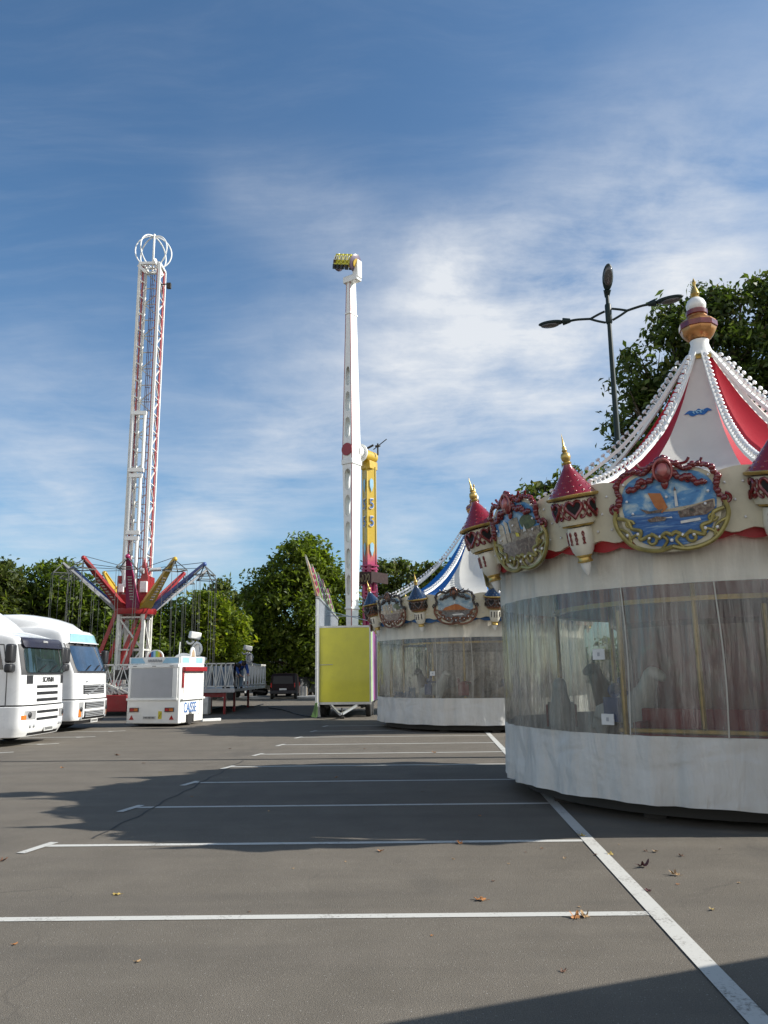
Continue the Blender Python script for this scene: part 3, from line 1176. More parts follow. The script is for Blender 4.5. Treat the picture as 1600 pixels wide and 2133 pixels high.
def turret_meshes(pal):
    """one little onion turret standing on the valance; local origin on its axis at z = 0"""
    b = MB()
    b.lathe([(.235, 3.67), (.255, 3.74), (.272, 3.86), (.275, 3.98), (.2, 4.03), (0, 4.03)], 24)
    gallery = b.mesh('gallery', pal['gallery'], 40)
    b = MB()
    b.lathe([(.0, 3.26), (.09, 3.26), (.135, 3.33), (.158, 3.42), (.163, 3.55), (.158, 3.63), (.0, 3.64)], 20)
    body = b.mesh('turret', mat('ivory fibreglass', (.68, .65, .55), .3, coat=.4, dirt=.08, var=.06), 40)
    r = MB()
    r.lathe([(.325, 4.035), (.29, 4.075), (.225, 4.15), (.16, 4.25), (.10, 4.34), (.055, 4.41), (.05, 4.45)], 28)
    for j, (rr, zz) in enumerate(((.29, 4.09), (.235, 4.15), (.185, 4.22), (.14, 4.29))):
        nn = int(rr * 62)
        for i in range(nn):
            a = 2 * PI * (i + .5 * (j % 2)) / nn
            r.ball(((rr - .022) * math.cos(a), (rr - .022) * math.sin(a), zz - .012), .030, 6, (1, 1, .8))
    roof = r.mesh('turret_roof', pal['roof'], 50)
    g_ = MB()
    g_.lathe([(.322, 4.0), (.342, 4.015), (.345, 4.035), (.322, 4.045)], 28, cap=False)
    eave = g_.mesh('eave_ring', M['gold'], 50)
    g_ = MB()
    g_.lathe([(.15, 3.64), (.2, 3.645), (.205, 3.665), (.215, 3.675), (.24, 3.685), (.235, 3.70)], 24)
    waist = g_.mesh('waist_ring', M['gold'], 50)
    g_ = MB()
    g_.lathe([(.07, 3.18), (.095, 3.185), (.098, 3.20), (.083, 3.215), (.083, 3.25), (.1, 3.26), (.102, 3.28)], 20)
    foot = g_.mesh('foot_ring', M['gold'], 50)
    g_ = MB()
    g_.lathe([(.052, 4.44), (.062, 4.46), (.04, 4.48), (.055, 4.50), (.064, 4.54), (.053, 4.58), (.027, 4.60), (.037, 4.62), (.023, 4.64), (.028, 4.66), (.016, 4.68), (.009, 4.76), (0, 4.85)], 16)
    spike = g_.mesh('gold_spike', M['gold'], 50)
    h = MB()
    for k in range(1):
        a = 0
        hp = heart(.102, .118)
        ring = []
        for (x, y) in hp:
            aa = a + x / .275
            ring.append(Vector((.28 * math.cos(aa), .28 * math.sin(aa), 3.87 + y)))
        h.mi = 0
        h.tube(ring, .022, 6, True)
        h.mi = 1
        h.tube([p * 1.0 + Vector((math.cos(a), math.sin(a), 0)) * .012 for p in ring], .01, 5, True)
        h.mi = 2
        hp2 = heart(.088, .102)
        h.add([Vector((.281 * math.cos(a + x / .275), .281 * math.sin(a + x / .275), 3.87 + y)) for x, y in hp2], [tuple(range(len(hp2)))])
        h.mi = 0
        for s in (-1, 1):
            aa = a + s * PI / 6
            pts = []
            for (x, y) in smooth_path([(0, .08), (-.03 * s, 0), (0, -.06), (.03 * s, -.11), (.07 * s, -.12), (.06 * s, -.08)]):
                a3 = aa + x / .275
                rr = .277 - max(0, -y - .05) * .2
                pts.append(Vector((rr * math.cos(a3), rr * math.sin(a3), 3.87 + y)))
            h.tube(pts, .016, 6)
    hearts = h.mesh('heart_frame', [pal['crest'], pal['trim'], M['black']], 50, recalc=False)
    h = MB()
    for a in (PI / 6 - .28, PI / 6 + .28, -PI / 6 - .28, -PI / 6 + .28, 0 + 2.6, 3.4):
        for s in (-1, 1):
            pts = [Vector(((.165) * math.cos(a + s * .07 * math.sin(q * 2.2)), .165 * math.sin(a + s * .07 * math.sin(q * 2.2)), 3.58 - .045 * q)) for q in [i * .36 for i in range(11)]]
            h.tube(pts, .009, 5)
    marks = h.mesh('pillar_ornament', pal['crest'], 50)
    q = MB()
    q.lathe([(0, 3.0), (.025, 3.03), (.055, 3.11), (.07, 3.18)], 18)
    drop = q.mesh('turret_drop', M['white'], 50)
    return body, roof, (gallery, eave, waist, foot, spike, marks, drop), hearts


def horse_mesh():
    v = [(0, 0, 1.0), (.35, 0, 1.05), (-.35, 0, 1.03), (.5, 0, 1.3), (.62, 0, 1.55), (.86, 0, 1.42), (.36, .1, .7), (.6, .1, .62), (.5, .1, .45), (.36, -.1, .7), (.3, -.1, .42), (.42, -.1, .3),
         (-.42, .1, .72), (-.62, .1, .5), (-.5, .1, .3), (-.42, -.1, .72), (-.3, -.1, .48), (-.5, -.1, .32), (-.55, 0, 1.0), (-.72, 0, .7)]
    e = [(0, 1), (0, 2), (1, 3), (3, 4), (4, 5), (1, 6), (6, 7), (7, 8), (1, 9), (9, 10), (10, 11), (2, 12), (12, 13), (13, 14), (2, 15), (15, 16), (16, 17), (2, 18), (18, 19)]
    r = [.2, .2, .21, .13, .11, .06, .08, .05, .04, .08, .05, .04, .1, .06, .04, .1, .06, .04, .07, .04]
    return v, e, r


def carousel(name, label, loc, rz, pal, emblem):
    t = thing(name, label, 'carousel', loc, rz, 'carousels closed up behind plastic curtains')
    A = [k * PI / 5 for k in range(10)]
    # base frame and turning floor
    b = MB()
    b.lathe([(3.0, .06), (3.15, .06), (3.15, .22), (0, .22)], 60)
    for i in range(12):
        a = i * PI / 6
        b.box((2.95 * math.cos(a), 2.95 * math.sin(a), .03), (.25, .25, .06))
    b.build('base_frame', M['chassis'], t, 30)
    b = MB()
    b.lathe([(0, .34), (3.2, .34), (3.22, .24), (0, .24)], 60)
    b.build('turntable', M['wood'], t, 30)
    # curtain in three bands; gently uneven like hanging sheet
    rg_ = random.Random(hash(name) % 1000 if False else len(name))
    ph = [rg_.uniform(0, 6.28) for _ in range(8)]

    def curtain(a, z, amp):
        r = 3.42
        for i, p in enumerate(ph):
            r += amp * .012 * math.sin(a * (9 + 7 * i) + p + z * (1.5 if i % 2 else -1.1))
        return r
    for nm, z0, z1, mm, nz, amp in (('upper_curtain', 2.745, 3.4, M['tarp_top'], 6, .5), ('clear_window', .985, 2.745, M['pvc'], 12, .55), ('lower_curtain', .215, .985, M['tarp'], 10, .8)):
        q = MB()
        N = 240

        def fn(u, v):
            a = u * 2 * PI
            z = z0 + (z1 - z0) * v
            r = curtain(a, z, amp)
            if nm == 'lower_curtain':
                w_ = 1 - v
                r += .02 * w_ * w_ + .012 * w_ * math.sin(a * 31 + 2 * math.sin(a * 5)) + .01 * w_ * math.sin(a * 67 + 9 * v)
                z += .007 * w_ ** 3 * math.sin(a * 17)
            return (r * math.cos(a), r * math.sin(a), z)
        q.grid(fn, N, nz)
        q.build(nm, mm, t, 70, recalc=False)
    # welded seams and sewn ribs of the curtain
    for a in (-.52, -.2, .25, .86, 1.55, 2.3, 3.0, 3.9, 4.6):
        q = MB()
        q.grid(lambda u, v: ((curtain(a, 1, .5) + .03) * math.cos(a + .005 * (u - .5) + .006 * math.sin(v * 4 + a)), (curtain(a, 1, .5) + .03) * math.sin(a + .005 * (u - .5) + .006 * math.sin(v * 4 + a)), .98 + 1.76 * v), 2, 14)
        q.build('curtain_seam', M['seamp'], t, 0, recalc=False)
    for a, z in pal['tags']:
        q = MB()
        q.box((0, 0, 0), (.012, .17, .13))
        q.mi = 1
        q.box((.004, 0, .0), (.008, .035, .045))
        o = q.build('curtain_tag', [M['plate'], M['grey']], t, 0)
        o.location = (3.475 * math.cos(a), 3.475 * math.sin(a), z)
        o.rotation_euler = (0, 0, a)
    # scalloped cloth under the valance
    q = MB()
    q.grid(lambda u, v: ((3.50) * math.cos(u * 2 * PI), 3.50 * math.sin(u * 2 * PI), 3.42 - v * (.17 + .05 * abs(math.sin(u * PI * 50)) + .02 * math.sin(u * 2 * PI * 10))), 300, 3)
    q.build('scalloped_trim', pal['cloth'], t, 70, recalc=False)
    # valance boards, one per side
    v_ = MB()

    def vf(u, v, s):
        ss = 2 * u - 1
        zt = 3.97 + .06 * ss * ss + .025 * math.cos(ss * 3 * PI)
        zb = 3.315 + .028 * math.cos(ss * 5 * PI) - .02 * ss * ss
        z = zb + (zt - zb) * v
        a = PI / 5 * u
        r = RV + (.02 if s == 0 else -.03) + .015 * math.sin(v * PI) + (z - 3.55) * .22
        return (r * math.cos(a), r * math.sin(a), z)
    v_.slab(vf, 28, 4)
    vm = v_.mesh('valance_board', pal['board'], 35)
    v_ = MB()
    for i in range(12):
        for j in range(3):
            u = (i + .5 * (j % 2) + .25) / 12
            if abs(u - .5) < .17:
                continue
            v_.ball(cyl(0, u * PI / 5 * RV, 3.44 + .2 * j, .04), .017, 6)
    vb = v_.mesh('lamp_bulbs', M['bulb'], 50)
    ML = [medallion_meshes(pal, s) for s in pal['styles']]
    TM = turret_meshes(pal)
    # roof
    for k in range(10):
        q = MB()

        def rf(u, v):
            r, z = prof_at(v)
            r = .2 + (r - .2) * .83
            a0_, a1_ = A[k], A[k] + PI / 5
            p0 = Vector((r * math.cos(a0_), r * math.sin(a0_), z))
            p1 = Vector((r * math.cos(a1_), r * math.sin(a1_), z))
            p = p0.lerp(p1, u)
            ss = 2 * u - 1
            p.z -= .04 + .13 * (1 - ss * ss) * math.sin(PI * min(1, v * 1.02)) ** .8
            # the canvas is cut to a shallow arc at its lower edge
            if v > .8:
                p.z += .05 * (1 - ss * ss) * (v - .8) * 5
            return p
        q.grid(rf, 12, 26)
        o = q.build('roof_canvas', M['cvwhite'] if k % 2 else pal['canvas'], t, 80, recalc=False)
    rm = MB()
    pts = [(r_ + .0, 0, z_ + .03) for r_, z_ in [prof_at(i / 24) for i in range(25)]]
    for a, c in zip(pts[:-1], pts[1:]):
        rm.bar(a, c, .075, .05)
    ribm = rm.mesh('rib', M['white'], 40)
    rm = MB()
    rm2 = MB()
    L = 0
    dist = [0]
    fine = [prof_at(i / 200) for i in range(201)]
    nxt = .18
    for i in range(1, 201):
        L += math.hypot(fine[i][0] - fine[i - 1][0], fine[i][1] - fine[i - 1][1])
        if L > nxt:
            nxt += .118
            r_, z_ = fine[i]
            d = Vector((fine[i][0] - fine[i - 1][0], 0, fine[i][1] - fine[i - 1][1])).normalized()
            nn = Vector((-d.z, 0, d.x))
            if nn.z < 0:
                nn = -nn
            rot = nn.to_track_quat('Z', 'Y').to_matrix()
            rm.lathe([(.015, .0), (.013, .04), (.036, .052), (.042, .07), (.028, .086), (0, .092)], 8, Vector((r_, 0, z_)) + nn * .05, rot)
    bulbm = rm.mesh('lamp_bulbs', M['bulb'], 50)
    for k in range(10):
        ri = put('rib', ribm, t, (0, 0, 0), A[k])
        put('lamp_bulbs', bulbm, ri)
        va = put('valance_board', vm, t, (0, 0, 0), A[k])
        put('lamp_bulbs', vb, va)
        bo, pi_, cr, lo, bu = ML[k % len(ML)]
        me = put('medallion', bo, t, (0, 0, 0), A[k] + PI / 10)
        put('picture', pi_, me)
        put('crest', cr, me)
        put('scroll_frame', lo, me)
        put('lamp_bulbs', bu, me)
        tu = put('turret', TM[0], t, (2.90 * math.cos(A[k]), 2.90 * math.sin(A[k]), -.02), A[k])
        tu.rotation_euler = (0, R(12.5), A[k])
        put('turret_roof', TM[1], tu)
        for me_ in TM[2]:
            put(me_.name.split('.')[0], me_, tu)
        for i in range(6):
            put('heart_frame', TM[3], tu, (0, 0, 0), i * PI / 3 + PI / 6)
    # crown piece on the mast
    q = MB()
    q.lathe([(.235, 6.70), (.22, 6.78), (.17, 6.9), (.14, 7.0), (.15, 7.06)], 28)
    fi = q.build('finial', M['white'], t, 50)
    q = MB()
    q.lathe([(.25, 6.68), (.27, 6.72), (.25, 6.76)], 28)
    q.build('collar_ring', M['gold'], fi, 50)
    q = MB()
    q.lathe([(.12, 7.06), (.2, 7.1), (.255, 7.17), (.285, 7.24), (.285, 7.265)], 10)
    q.lathe([(.285, 7.36), (.28, 7.385), (.22, 7.43), (.16, 7.48), (.15, 7.52)], 10)
    cg = mat('copper gold', (.42, .2, .07), .3, .6, var=.25, scale=6)
    q.build('gold_bowl', cg, fi, 30)
    q = MB()
    q.lathe([(.06, 7.82), (.08, 7.84), (.05, 7.86), (.075, 7.90), (.055, 7.97), (.02, 8.05), (.035, 8.11), (0, 8.2)], 12)
    q.build('finial_tip', M['gold'], fi, 30)
    q = MB()
    q.lathe([(.28, 7.262), (.305, 7.27), (.305, 7.355), (.28, 7.363)], 10)
    q.build('red_band', M['crest'], fi, 30)
    q = MB()
    q.lathe([(.145, 7.50), (.17, 7.52), (.17, 7.59), (.145, 7.61)], 24)
    q.build('red_collar', M['crest'], fi, 30)
    q = MB()
    q.lathe([(.12, 7.6), (.155, 7.65), (.16, 7.71), (.13, 7.78), (.07, 7.83)], 24)
    q.build('finial_ball', M['white'], fi, 50)
    if emblem:
        # blue scroll emblem painted on the white canvas that faces the car park
        k = 9
        q = MB()

        def em(u, v, mi):
            vv = .30 - .040 * v + .055 * u * u
            r, z = prof_at(vv)
            r = .2 + (r - .2) * .83
            a0_, a1_ = A[k], A[k] + PI / 5
            p = Vector((r * math.cos(a0_), r * math.sin(a0_), z)).lerp(Vector((r * math.cos(a1_), r * math.sin(a1_), z)), .5 + u)
            ss = 2 * u
            p.z -= .04 + .13 * (1 - ss * ss) * math.sin(PI * min(1, vv * 1.02)) ** .8
            o_ = Vector((math.cos((a0_ + a1_) / 2), math.sin((a0_ + a1_) / 2), .8)).normalized()
            return p + o_ * (.012 + .004 * mi)
        body_ = smooth_path([(-.42, .1), (-.30, .75), (-.12, .75), (0, 1.0), (.12, .75), (.30, .75), (.42, .1), (.33, .35), (.18, .0), (0, .2), (-.18, .0), (-.33, .35)], 4)
        body_ = [(x * .9, y) for x, y in body_]
        q.add([em(x, y, 0) for x, y in body_] + [em(0, .5, 0)], [(i, (i + 1) % len(body_), len(body_)) for i in range(len(body_))])
        q.mi = 1
        for s in (-1, 0, 1):
            q.tube([em(s * .1 + .05 * math.cos(a), .52 + .16 * math.sin(a), 2) for a in [i * .6 for i in range(9)]], .008, 5)
        q.build('emblem', [M['caisse'], M['skyblue']], t, 0, recalc=False)
    # inside: ceiling, drum, poles, horses and a carriage
    q = MB()
    q.lathe([(.2, 3.72), (3.36, 3.5), (3.36, 3.46), (.2, 3.68)], 40, cap=False)
    q.build('ceiling', mat('dim ceiling board', (.28, .24, .2), .7), t, 30)
    q = MB()
    q.lathe([(1.75, .34), (1.75, .6), (1.65, .66), (1.65, 2.35), (1.78, 2.42), (1.9, 3.6)], 10)
    q.build('centre_drum', pal['drum'], t, 20)
    q = MB()
    q.lathe([(2.5, 3.5), (2.56, 3.3), (2.5, 2.62), (2.45, 2.62), (2.44, 3.5)], 20, cap=False)
    q.build('rounding_board', pal['cloth'], t, 20)
    q = MB()
    q.lathe([(2.52, 2.6), (2.6, 2.6), (2.6, 2.66), (2.52, 2.66)], 40, cap=False)
    q.build('gold_rail', M['gold'], t, 30)
    hv, he, hr = horse_mesh()
    for k in range(10):
        a = A[k] + .31
        q = MB()
        q.tube([(0, 0, .34), (0, 0, 3.5)], .035, 10)
        o = q.build('brass_pole', M['gold'], t, 50)
        rr = 2.55 if k % 2 else 2.05
        o.location = (rr * math.cos(a), rr * math.sin(a), 0)
        if k in pal['carriage']:
            c = MB()
            c.bx(-.75, .75, -.28, .28, .36, .52)
            c.bx(-.8, .8, .2, .34, .5, 1.25)
            c.bx(-.8, .8, -.36, -.28, .42, .98)
            c.bx(-.8, -.7, -.3, .3, .45, 1.1)
            c.bx(.7, .8, -.3, .3, .45, 1.1)
            c.mi = 1
            c.bx(-.95, .95, -.40, -.36, .98, 1.04)
            c.bx(-.8, .8, -.385, -.36, .62, .68)
            for x in (-.85, .85):
                c.tube([(x, -.42, .36), (x, -.42, 2.5)], .035, 10)
            o = c.build('carriage', [pal['cloth'], M['gold']], t, 40, .02)
            o.location = (2.55 * math.cos(a), 2.55 * math.sin(a), 0)
            o.rotation_euler = (0, 0, a + PI / 2)
        else:
            o = skinned('carousel_horse', hv, he, hr, M['offwhite'] if k % 3 else M['wood'], t, 1)
            dz = .12 * math.sin(k * 2.4)
            o.location = (rr * math.cos(a), rr * math.sin(a), .15 + dz)
            o.rotation_euler = (0, 0, a + PI / 2)
            sd = MB()
            sd.ball((0, 0, 1.2), .2, 10, (1.1, .85, .35))
            sd.ball((-.2, 0, 1.27), .12, 8, (.4, 1, .8))
            sd.bx(-.16, .16, -.235, .235, .85, 1.18)
            sd.build('saddle', M['red'] if k % 2 else M['bluep'], o, 50)
    return t


pal_red = dict(board=M['cream'], crest=M['crest'], trim=M['pink'], scroll=M['dullgold'], roof=M['redroof'], cloth=M['redcloth'], canvas=M['cvred'], sky=M['p_sky'], styles=(0, 1),
               white_turret=1, drum=picture_mat('dark red painted drum', [(.3, (.07, .015, .015)), (.5, (.24, .045, .04)), (.7, (.22, .17, .1))], 2.2, (1, 1, .7)), gallery=M['cream'], tags=((-.62, 1.94), (-.60, 1.16)), carriage=(0, 9))
pal_blue = dict(board=M['cream'], crest=mat('dark carved wood', (.03, .022, .02), .25, coat=.5), trim=M['bronze'], scroll=M['bronze'], roof=M['blueroof'], cloth=M['bluecloth'], canvas=M['cvblue'], sky=M['p_steel'], styles=(1, 2),
                white_turret=0, drum=M['p_wall'], gallery=M['bronze'], tags=((-.55, 1.7), (.1, 1.7)), carriage=(3, 7))
pal_red['styles'] = (1, 0)   # medallion facing the camera carries the lighthouse
carousel('carousel', 'red and white carousel with red turrets and clear plastic curtain in the right foreground', (5.25, 12.3, 0), R(-103), pal_red, True)
carousel('carousel', 'blue and white carousel with dark blue turrets, standing beyond the red one', (3.15, 27.0, 0), R(-89), pal_blue, False)

#@@PART2@@
# ------------------------------------------------------------------ street lamp
def lamp_post():
    p = at(1287, 920, 17)
    base = Vector((p.x, p.y, 0))
    t = thing('street_lamp', 'dark green street lamp with three heads behind the red carousel', 'street lamp', base)
    zt = 10.3
    b = MB()
    b.lathe([(.14, 0), (.14, .5), (.11, .55), (.10, 1.2), (.072, 6), (.05, 9.3), (.042, zt)], 14)
    b.build('post', M['lamp'], t, 50)
    b = MB()
    b.lathe([(.06, 9.55), (.075, 9.58), (.075, 10.0), (.06, 10.03)], 14)
    b.build('collar', M['lamp'], t, 50)
    for nm, az, zz, L, tilt in (('a', R(155), 9.75, .98, R(3)), ('b', R(-25), 9.78, .98, R(3)), ('c', R(-95), 0, 0, R(58))):
        arm = None
        hd = MB()
        n = 18
        for i in range(0):
            pass
        # lamp head: flattened teardrop
        hd.ball((.40, 0, .02), .31, 20, (1.0, .40, .2))
        hd.tube([(-.05, 0, .02), (.12, 0, .02)], [.05, .09], 10)
        ls = MB()
        ls.ball((.43, 0, -.03), .22, 16, (1.0, .5, .24))
        if L:
            q = MB()
            for dz in (-.16, .12):
                q.tube(smooth_path([(0.08, 0, zz + dz), (.25, 0, zz + dz * .55), (.42, 0, zz)], 5), .028, 8)
            q.tube(smooth_path([(.40, 0, zz), (.75, 0, zz + .05), (L, 0, zz + .04)], 6), [.03] * 13, 8)
            arm = q.build('arm', M['lamp'], t, 60)
            arm.rotation_euler = (0, 0, az)
            h = hd.build('lamp_head', M['lamp'], t, 60)
            h.location = (math.cos(az) * (L - .05), math.sin(az) * (L - .05), zz + .04)
            h.rotation_euler = (0, tilt * -1, az)
        else:
            h = hd.build('lamp_head', M['lamp'], t, 60)
            h.location = (0, 0, zt - .05)
            h.rotation_euler = (0, -tilt, az)
        ls.build('lens', mat('frosted lamp lens', (.06, .06, .06), .15, coat=.4), h, 60)


lamp_post()


# ------------------------------------------------------------------ tower swing ride
def swing_ride():
    bx_, by_ = -12.75, 40.6
    t = thing('swing_tower_ride', 'tall white lattice swing tower ride with coloured folded arms and red base', 'fairground ride', (bx_, by_, 0))
    H_, hw = 24.0, .54
    legs = [(-hw, -hw), (hw, -hw), (hw, hw), (-hw, hw)]
    for (x, y) in legs:
        q = MB()
        q.box((x, y, H_ / 2 + .1), (.135, .135, H_ - .2))
        q.build('mast_leg', M['offwhite'] if x < 0 else M['white'], t, 30)  # left legs coloured greyer for the mast's shaded side
    q = MB()
    n = 20
    for i in range(n):
        z0, z1 = 4.9 + (H_ - 4.9) * i / n, 4.9 + (H_ - 4.9) * (i + 1) / n
        for k in range(4):
            a, c = legs[k], legs[(k + 1) % 4]
            if k == 0:
                continue
            q.bar((*a, z1), (*c, z1), .05)
            if i % 2:
                q.bar((*a, z0), (*c, z1), .055)
            else:
                q.bar((*c, z0), (*a, z1), .055)
        q.bar((-hw, -hw, z1), (-hw + .35, -hw - .03, z1 - .25), .06)
        q.bar((-hw, -hw - .02, z0), (-hw + .3, -hw + .3, z1), .07)
    q.build('mast_lattice', M['offwhite'], t, 30)
    q = MB()
    for x, y in ((hw - .13, -hw + .14), (hw + .0, hw - .2), (-hw + .16, -hw + .1)):
        q.box((x, y, 4.8 + (H_ - 4.8) / 2), (.06, .16, H_ - 4.8))
    q.build('red_guide_rails', mat('faded red paint', (.36, .07, .07), .5, dirt=.2), t, 30)
    q = MB()
    for x in (-.14, -.05, .06):
        q.tube([(x, .2, 4.8), (x, .2, H_ - .3)], .022, 6)
    for i in range(28):
        z = 5 + i * .67
        q.bar((-.16, .2, z), (.1, .2, z), .03)
    q.build('hoist_ladder', mat('violet grey steel', (.12, .10, .16), .5), t, 30)
    # hydraulic lift frames running up the mast
    q = MB()
    for z0, z1, x0, x1 in ((12.2, 15.3, -.42, .20), (8.9, 11.9, -.36, .14), (6.2, 8.6, -.4, .12)):
        for x in (x0, x1):
            q.tube([(x, -hw - .16, z0), (x, -hw - .16, z1)], .085, 10)
        for z in (z0, z1):
            q.box(((x0 + x1) / 2, -hw - .16, z), (x1 - x0 + .18, .18, .2))
    q.build('lift_cylinders', M['white'], t, 50)
    # crown
    q = MB()
    for k in range(4):
        x, y = legs[k]
        x2, y2 = legs[(k + 1) % 4]
        q.bar((x, y, H_), (x2, y2, H_), .14)
    q.bar((-.62, -.5, H_ - .1), (-.2, -.62, H_ - .55), .16)
    q.bar((.25, -.62, H_ + .2), (.62, -.3, H_ - .6), .16)
    for k in range(10):
        a = k * PI / 5
        q.bar((.42 * math.cos(a), .42 * math.sin(a), H_ - .1), (.52 * math.cos(a), .52 * math.sin(a), H_ + .12), .1)
    q.build('mast_head', M['white'], t, 30)
    c = MB()
    cz, cr = 24.95, .98
    for k in range(4):
        a = k * PI / 4 + .3
        c.tube([(cr * math.cos(p) * math.cos(a), cr * math.cos(p) * math.sin(a), cz + cr * math.sin(p)) for p in [2 * PI * i / 36 for i in range(36)]], .038, 7, True)
    c.build('crown_hoops', M['white'], t, 60)
    c = MB()
    c.tube([(0, 0, H_ - .2), (0, 0, 26.0)], .06, 8)
    c.ball((0, 0, 26.0), .09, 8)
    c.build('crown_pole', M['white'], t, 60)
    q = MB()
    q.bar((.5, 0, 23.0), (1.0, 0, 23.05), .05)
    q.box((.95, 0, 22.92), (.22, .2, .3))
    q.build('warning_lamp', M['chassis'], t, 30)
    # hub: carriage with drives and cabinets
    q = MB()
    q.lathe([(.5, 4.75), (1.0, 4.75), (1.05, 4.9), (1.05, 5.15), (.6, 5.2)], 20)
    for x, y, sx, sy in ((-.68, -.1, .22, 1.1), (.68, -.1, .22, 1.1), (0, .68, 1.3, .2)):
        q.box((x, y, 5.95), (sx, sy, 1.5))
    q.prism([(.32, -.74, 5.3), (.75, -.74, 5.3), (.80, -.74, 6.6), (.55, -.74, 7.6), (.42, -.74, 6.6), (.28, -.74, 6.4)], (0, .25, 0))
    q.box((-.1, -.72, 5.5), (.9, .12, .5))
    q.build('hub', M['red'], t, 40, .02)
    for x, z, h in ((-.52, 6.05, .42), (.62, 6.1, .55)):
        q = MB()
        q.box((x, -.82, z), (.28 if h < .5 else .34, .2, h))
        q.build('control_cabinet', M['white'], t, 30, .015)
    q = MB()
    q.tube([(.45, -.86, 6.9), (.6, -.86, 6.9)], .14, 12)
    q.tube([(.8, -.5, 7.0), (1.3, -.3, 7.05)], .1, 10)
    q.tube([(-.55, -.5, 6.7), (-.75, -.5, 7.1)], .03, 6)
    q.bar((-.75, -.5, 7.1), (-.4, -.5, 7.15), .05)
    q.build('drive_motor', M['grey'], t, 40)
    # lower lattice and the raking red struts
    q = MB()
    lw = .62
    lg = [(-lw, -lw), (lw, -lw), (lw, lw), (-lw, lw)]
    for k in range(4):
        a, c = lg[k], lg[(k + 1) % 4]
        q.bar((*a, 0.3), (*a, 4.75), .16)
        for z in (1.3, 3.0, 4.6):
            q.bar((*a, z), (*c, z), .08)
        q.bar((*a, 4.6), (*c, 3.0), .08)
        q.bar((*c, 3.0), (*a, 1.3), .08)
    q.build('base_lattice', M['offwhite'], t, 30)
    for x, y in ((-.75, -.6), (.75, -.6), (.25, -.1), (-.6, .6)):
        q = MB()
        q.bar((x, y, 4.9), (x - 1.35, y - .1, .9), .17)
        q.build('raking_strut', M['red'], t, 30)
    # arms, each with a hanging frame and its chains and seats
    cols = {'red': M['red'], 'magenta': M['magenta'], 'yellow': M['yellowp'], 'blue': M['bluep'], 'white': M['grey']}
    spec = [(10, 'magenta'), (46, 'yellow'), (82, 'blue'), (118, 'white'), (154, 'red'), (190, 'magenta'), (-26, 'red'), (-62, 'white'), (-98, 'blue'), (-134, 'yellow')]
    dk = mat('dull galvanised chain', (.085, .09, .085), .6)
    for deg, cn in spec:
        a = R(deg) - PI / 2
        ar = MB()
        r0, r1, z0, z1 = .95, 3.6, 5.05, 7.25
        if cn == 'white':
            for s in (-1, 1):
                ar.bar((r0, s * .3, z0), (r1, s * .05, z1), .09)
            ar.bar((r0, 0, z0 - .1), (r1, 0, z1), .1)
        else:
            d = Vector((r1 - r0, 0, z1 - z0)).normalized()
            nrm = Vector((-d.z, 0, d.x))
            ar.prism([Vector((r0, -.33, z0)) - nrm * .06, Vector((r0, .33, z0)) - nrm * .06, Vector((r1, .07, z1)) - nrm * .06, Vector((r1, -.07, z1)) - nrm * .06], nrm * .10)
            ar.bar((r0, .32, z0 + .03), (r1, .065, z1 + .02), .045, .14)
            ar.bar((r0, -.32, z0 + .03), (r1, -.065, z1 + .02), .045, .14)
            ar.ball((r1, 0, z1), .12, 10)
        o = ar.build('arm', cols[cn], t, 40)
        o.rotation_euler = (0, 0, a)
        o['label'] = cn + ' swing arm' if cn != 'white' else 'bare grey swing arm'
        if cn != 'white':
            lt = MB()
            rg_ = random.Random(deg)
            d = Vector((r1 - r0, 0, z1 - z0)).normalized()
            nrm = Vector((-d.z, 0, d.x))
            for i in range(9):
                c0 = Vector((r0, 0, z0)).lerp(Vector((r1, 0, z1)), .2 + .055 * i) - nrm * .09
                lt.bar(c0 + Vector((0, -.09, 0)), c0 + Vector((0, .09, 0)), .07 + .03 * (i % 2), .012, up=nrm)
            lt.build('lettering', mat('pale worn lettering', (.5, .45, .42), .5), o, 0)
        hf = MB()
        hx, hz = r1 + .0, z1 - .05
        pts = [(hx + .45, -.42, hz - .5), (hx + .45, .42, hz - .5), (hx - .4, .42, hz - .5), (hx - .4, -.42, hz - .5)]
        for i in range(4):
            hf.bar(pts[i], pts[(i + 1) % 4], .045)
            hf.bar((hx, 0, hz), pts[i], .04)
        hf.build('seat_frame', dk, o, 30)
        ch = MB()
        for p in pts:
            ch.tube([p, (p[0], p[1] * .9, 2.0)], .011, 5)
        ch.build('chains', dk, o, 30)
        st = MB()
        st.bx(hx - .42, hx + .47, -.42, .42, 1.55, 1.62)
        st.bx(hx - .42, hx - .36, -.42, .42, 1.62, 2.0)
        st.bx(hx - .42, hx + .47, -.44, -.40, 1.62, 1.85)
        st.bx(hx - .42, hx + .47, .40, .44, 1.62, 1.85)
        st.build('seat', M['chassis'], o, 30, .02)
        sy = MB()
        sy.tube([(.5, 0, 7.1), (r1, 0, z1 + .1)], .016, 5)
        sy.build('stay_cable', M['dark'], o, 0)
    # boarding platform with its lattice railings
    q = MB()
    x0, x1, y0, y1 = -1.6, 6.0, -4.4, 4.6
    q.bx(x0, x1, y0, y1, .98, 1.1)
    q.bx(x0, x1, y0 - .06, y0 - .003, .95, 1.13)
    q.build('platform_deck', M['steel'], t, 30)
    q = MB()
    q.bx(-2.6, 1.3, y0 - .3, y0 - .1, .18, .9)
    q.build('red_skirt', M['red'], t, 30, .02)
    for x in (3.4, 4.4, 5.55):
        for y in (y0 + .1, y0 + 2.4):
            q = MB()
            q.box((x, y, .5), (.16 if x < 5 else .09, .16, .98))
            q.build('platform_leg', M['red'], t, 30)
    q = MB()
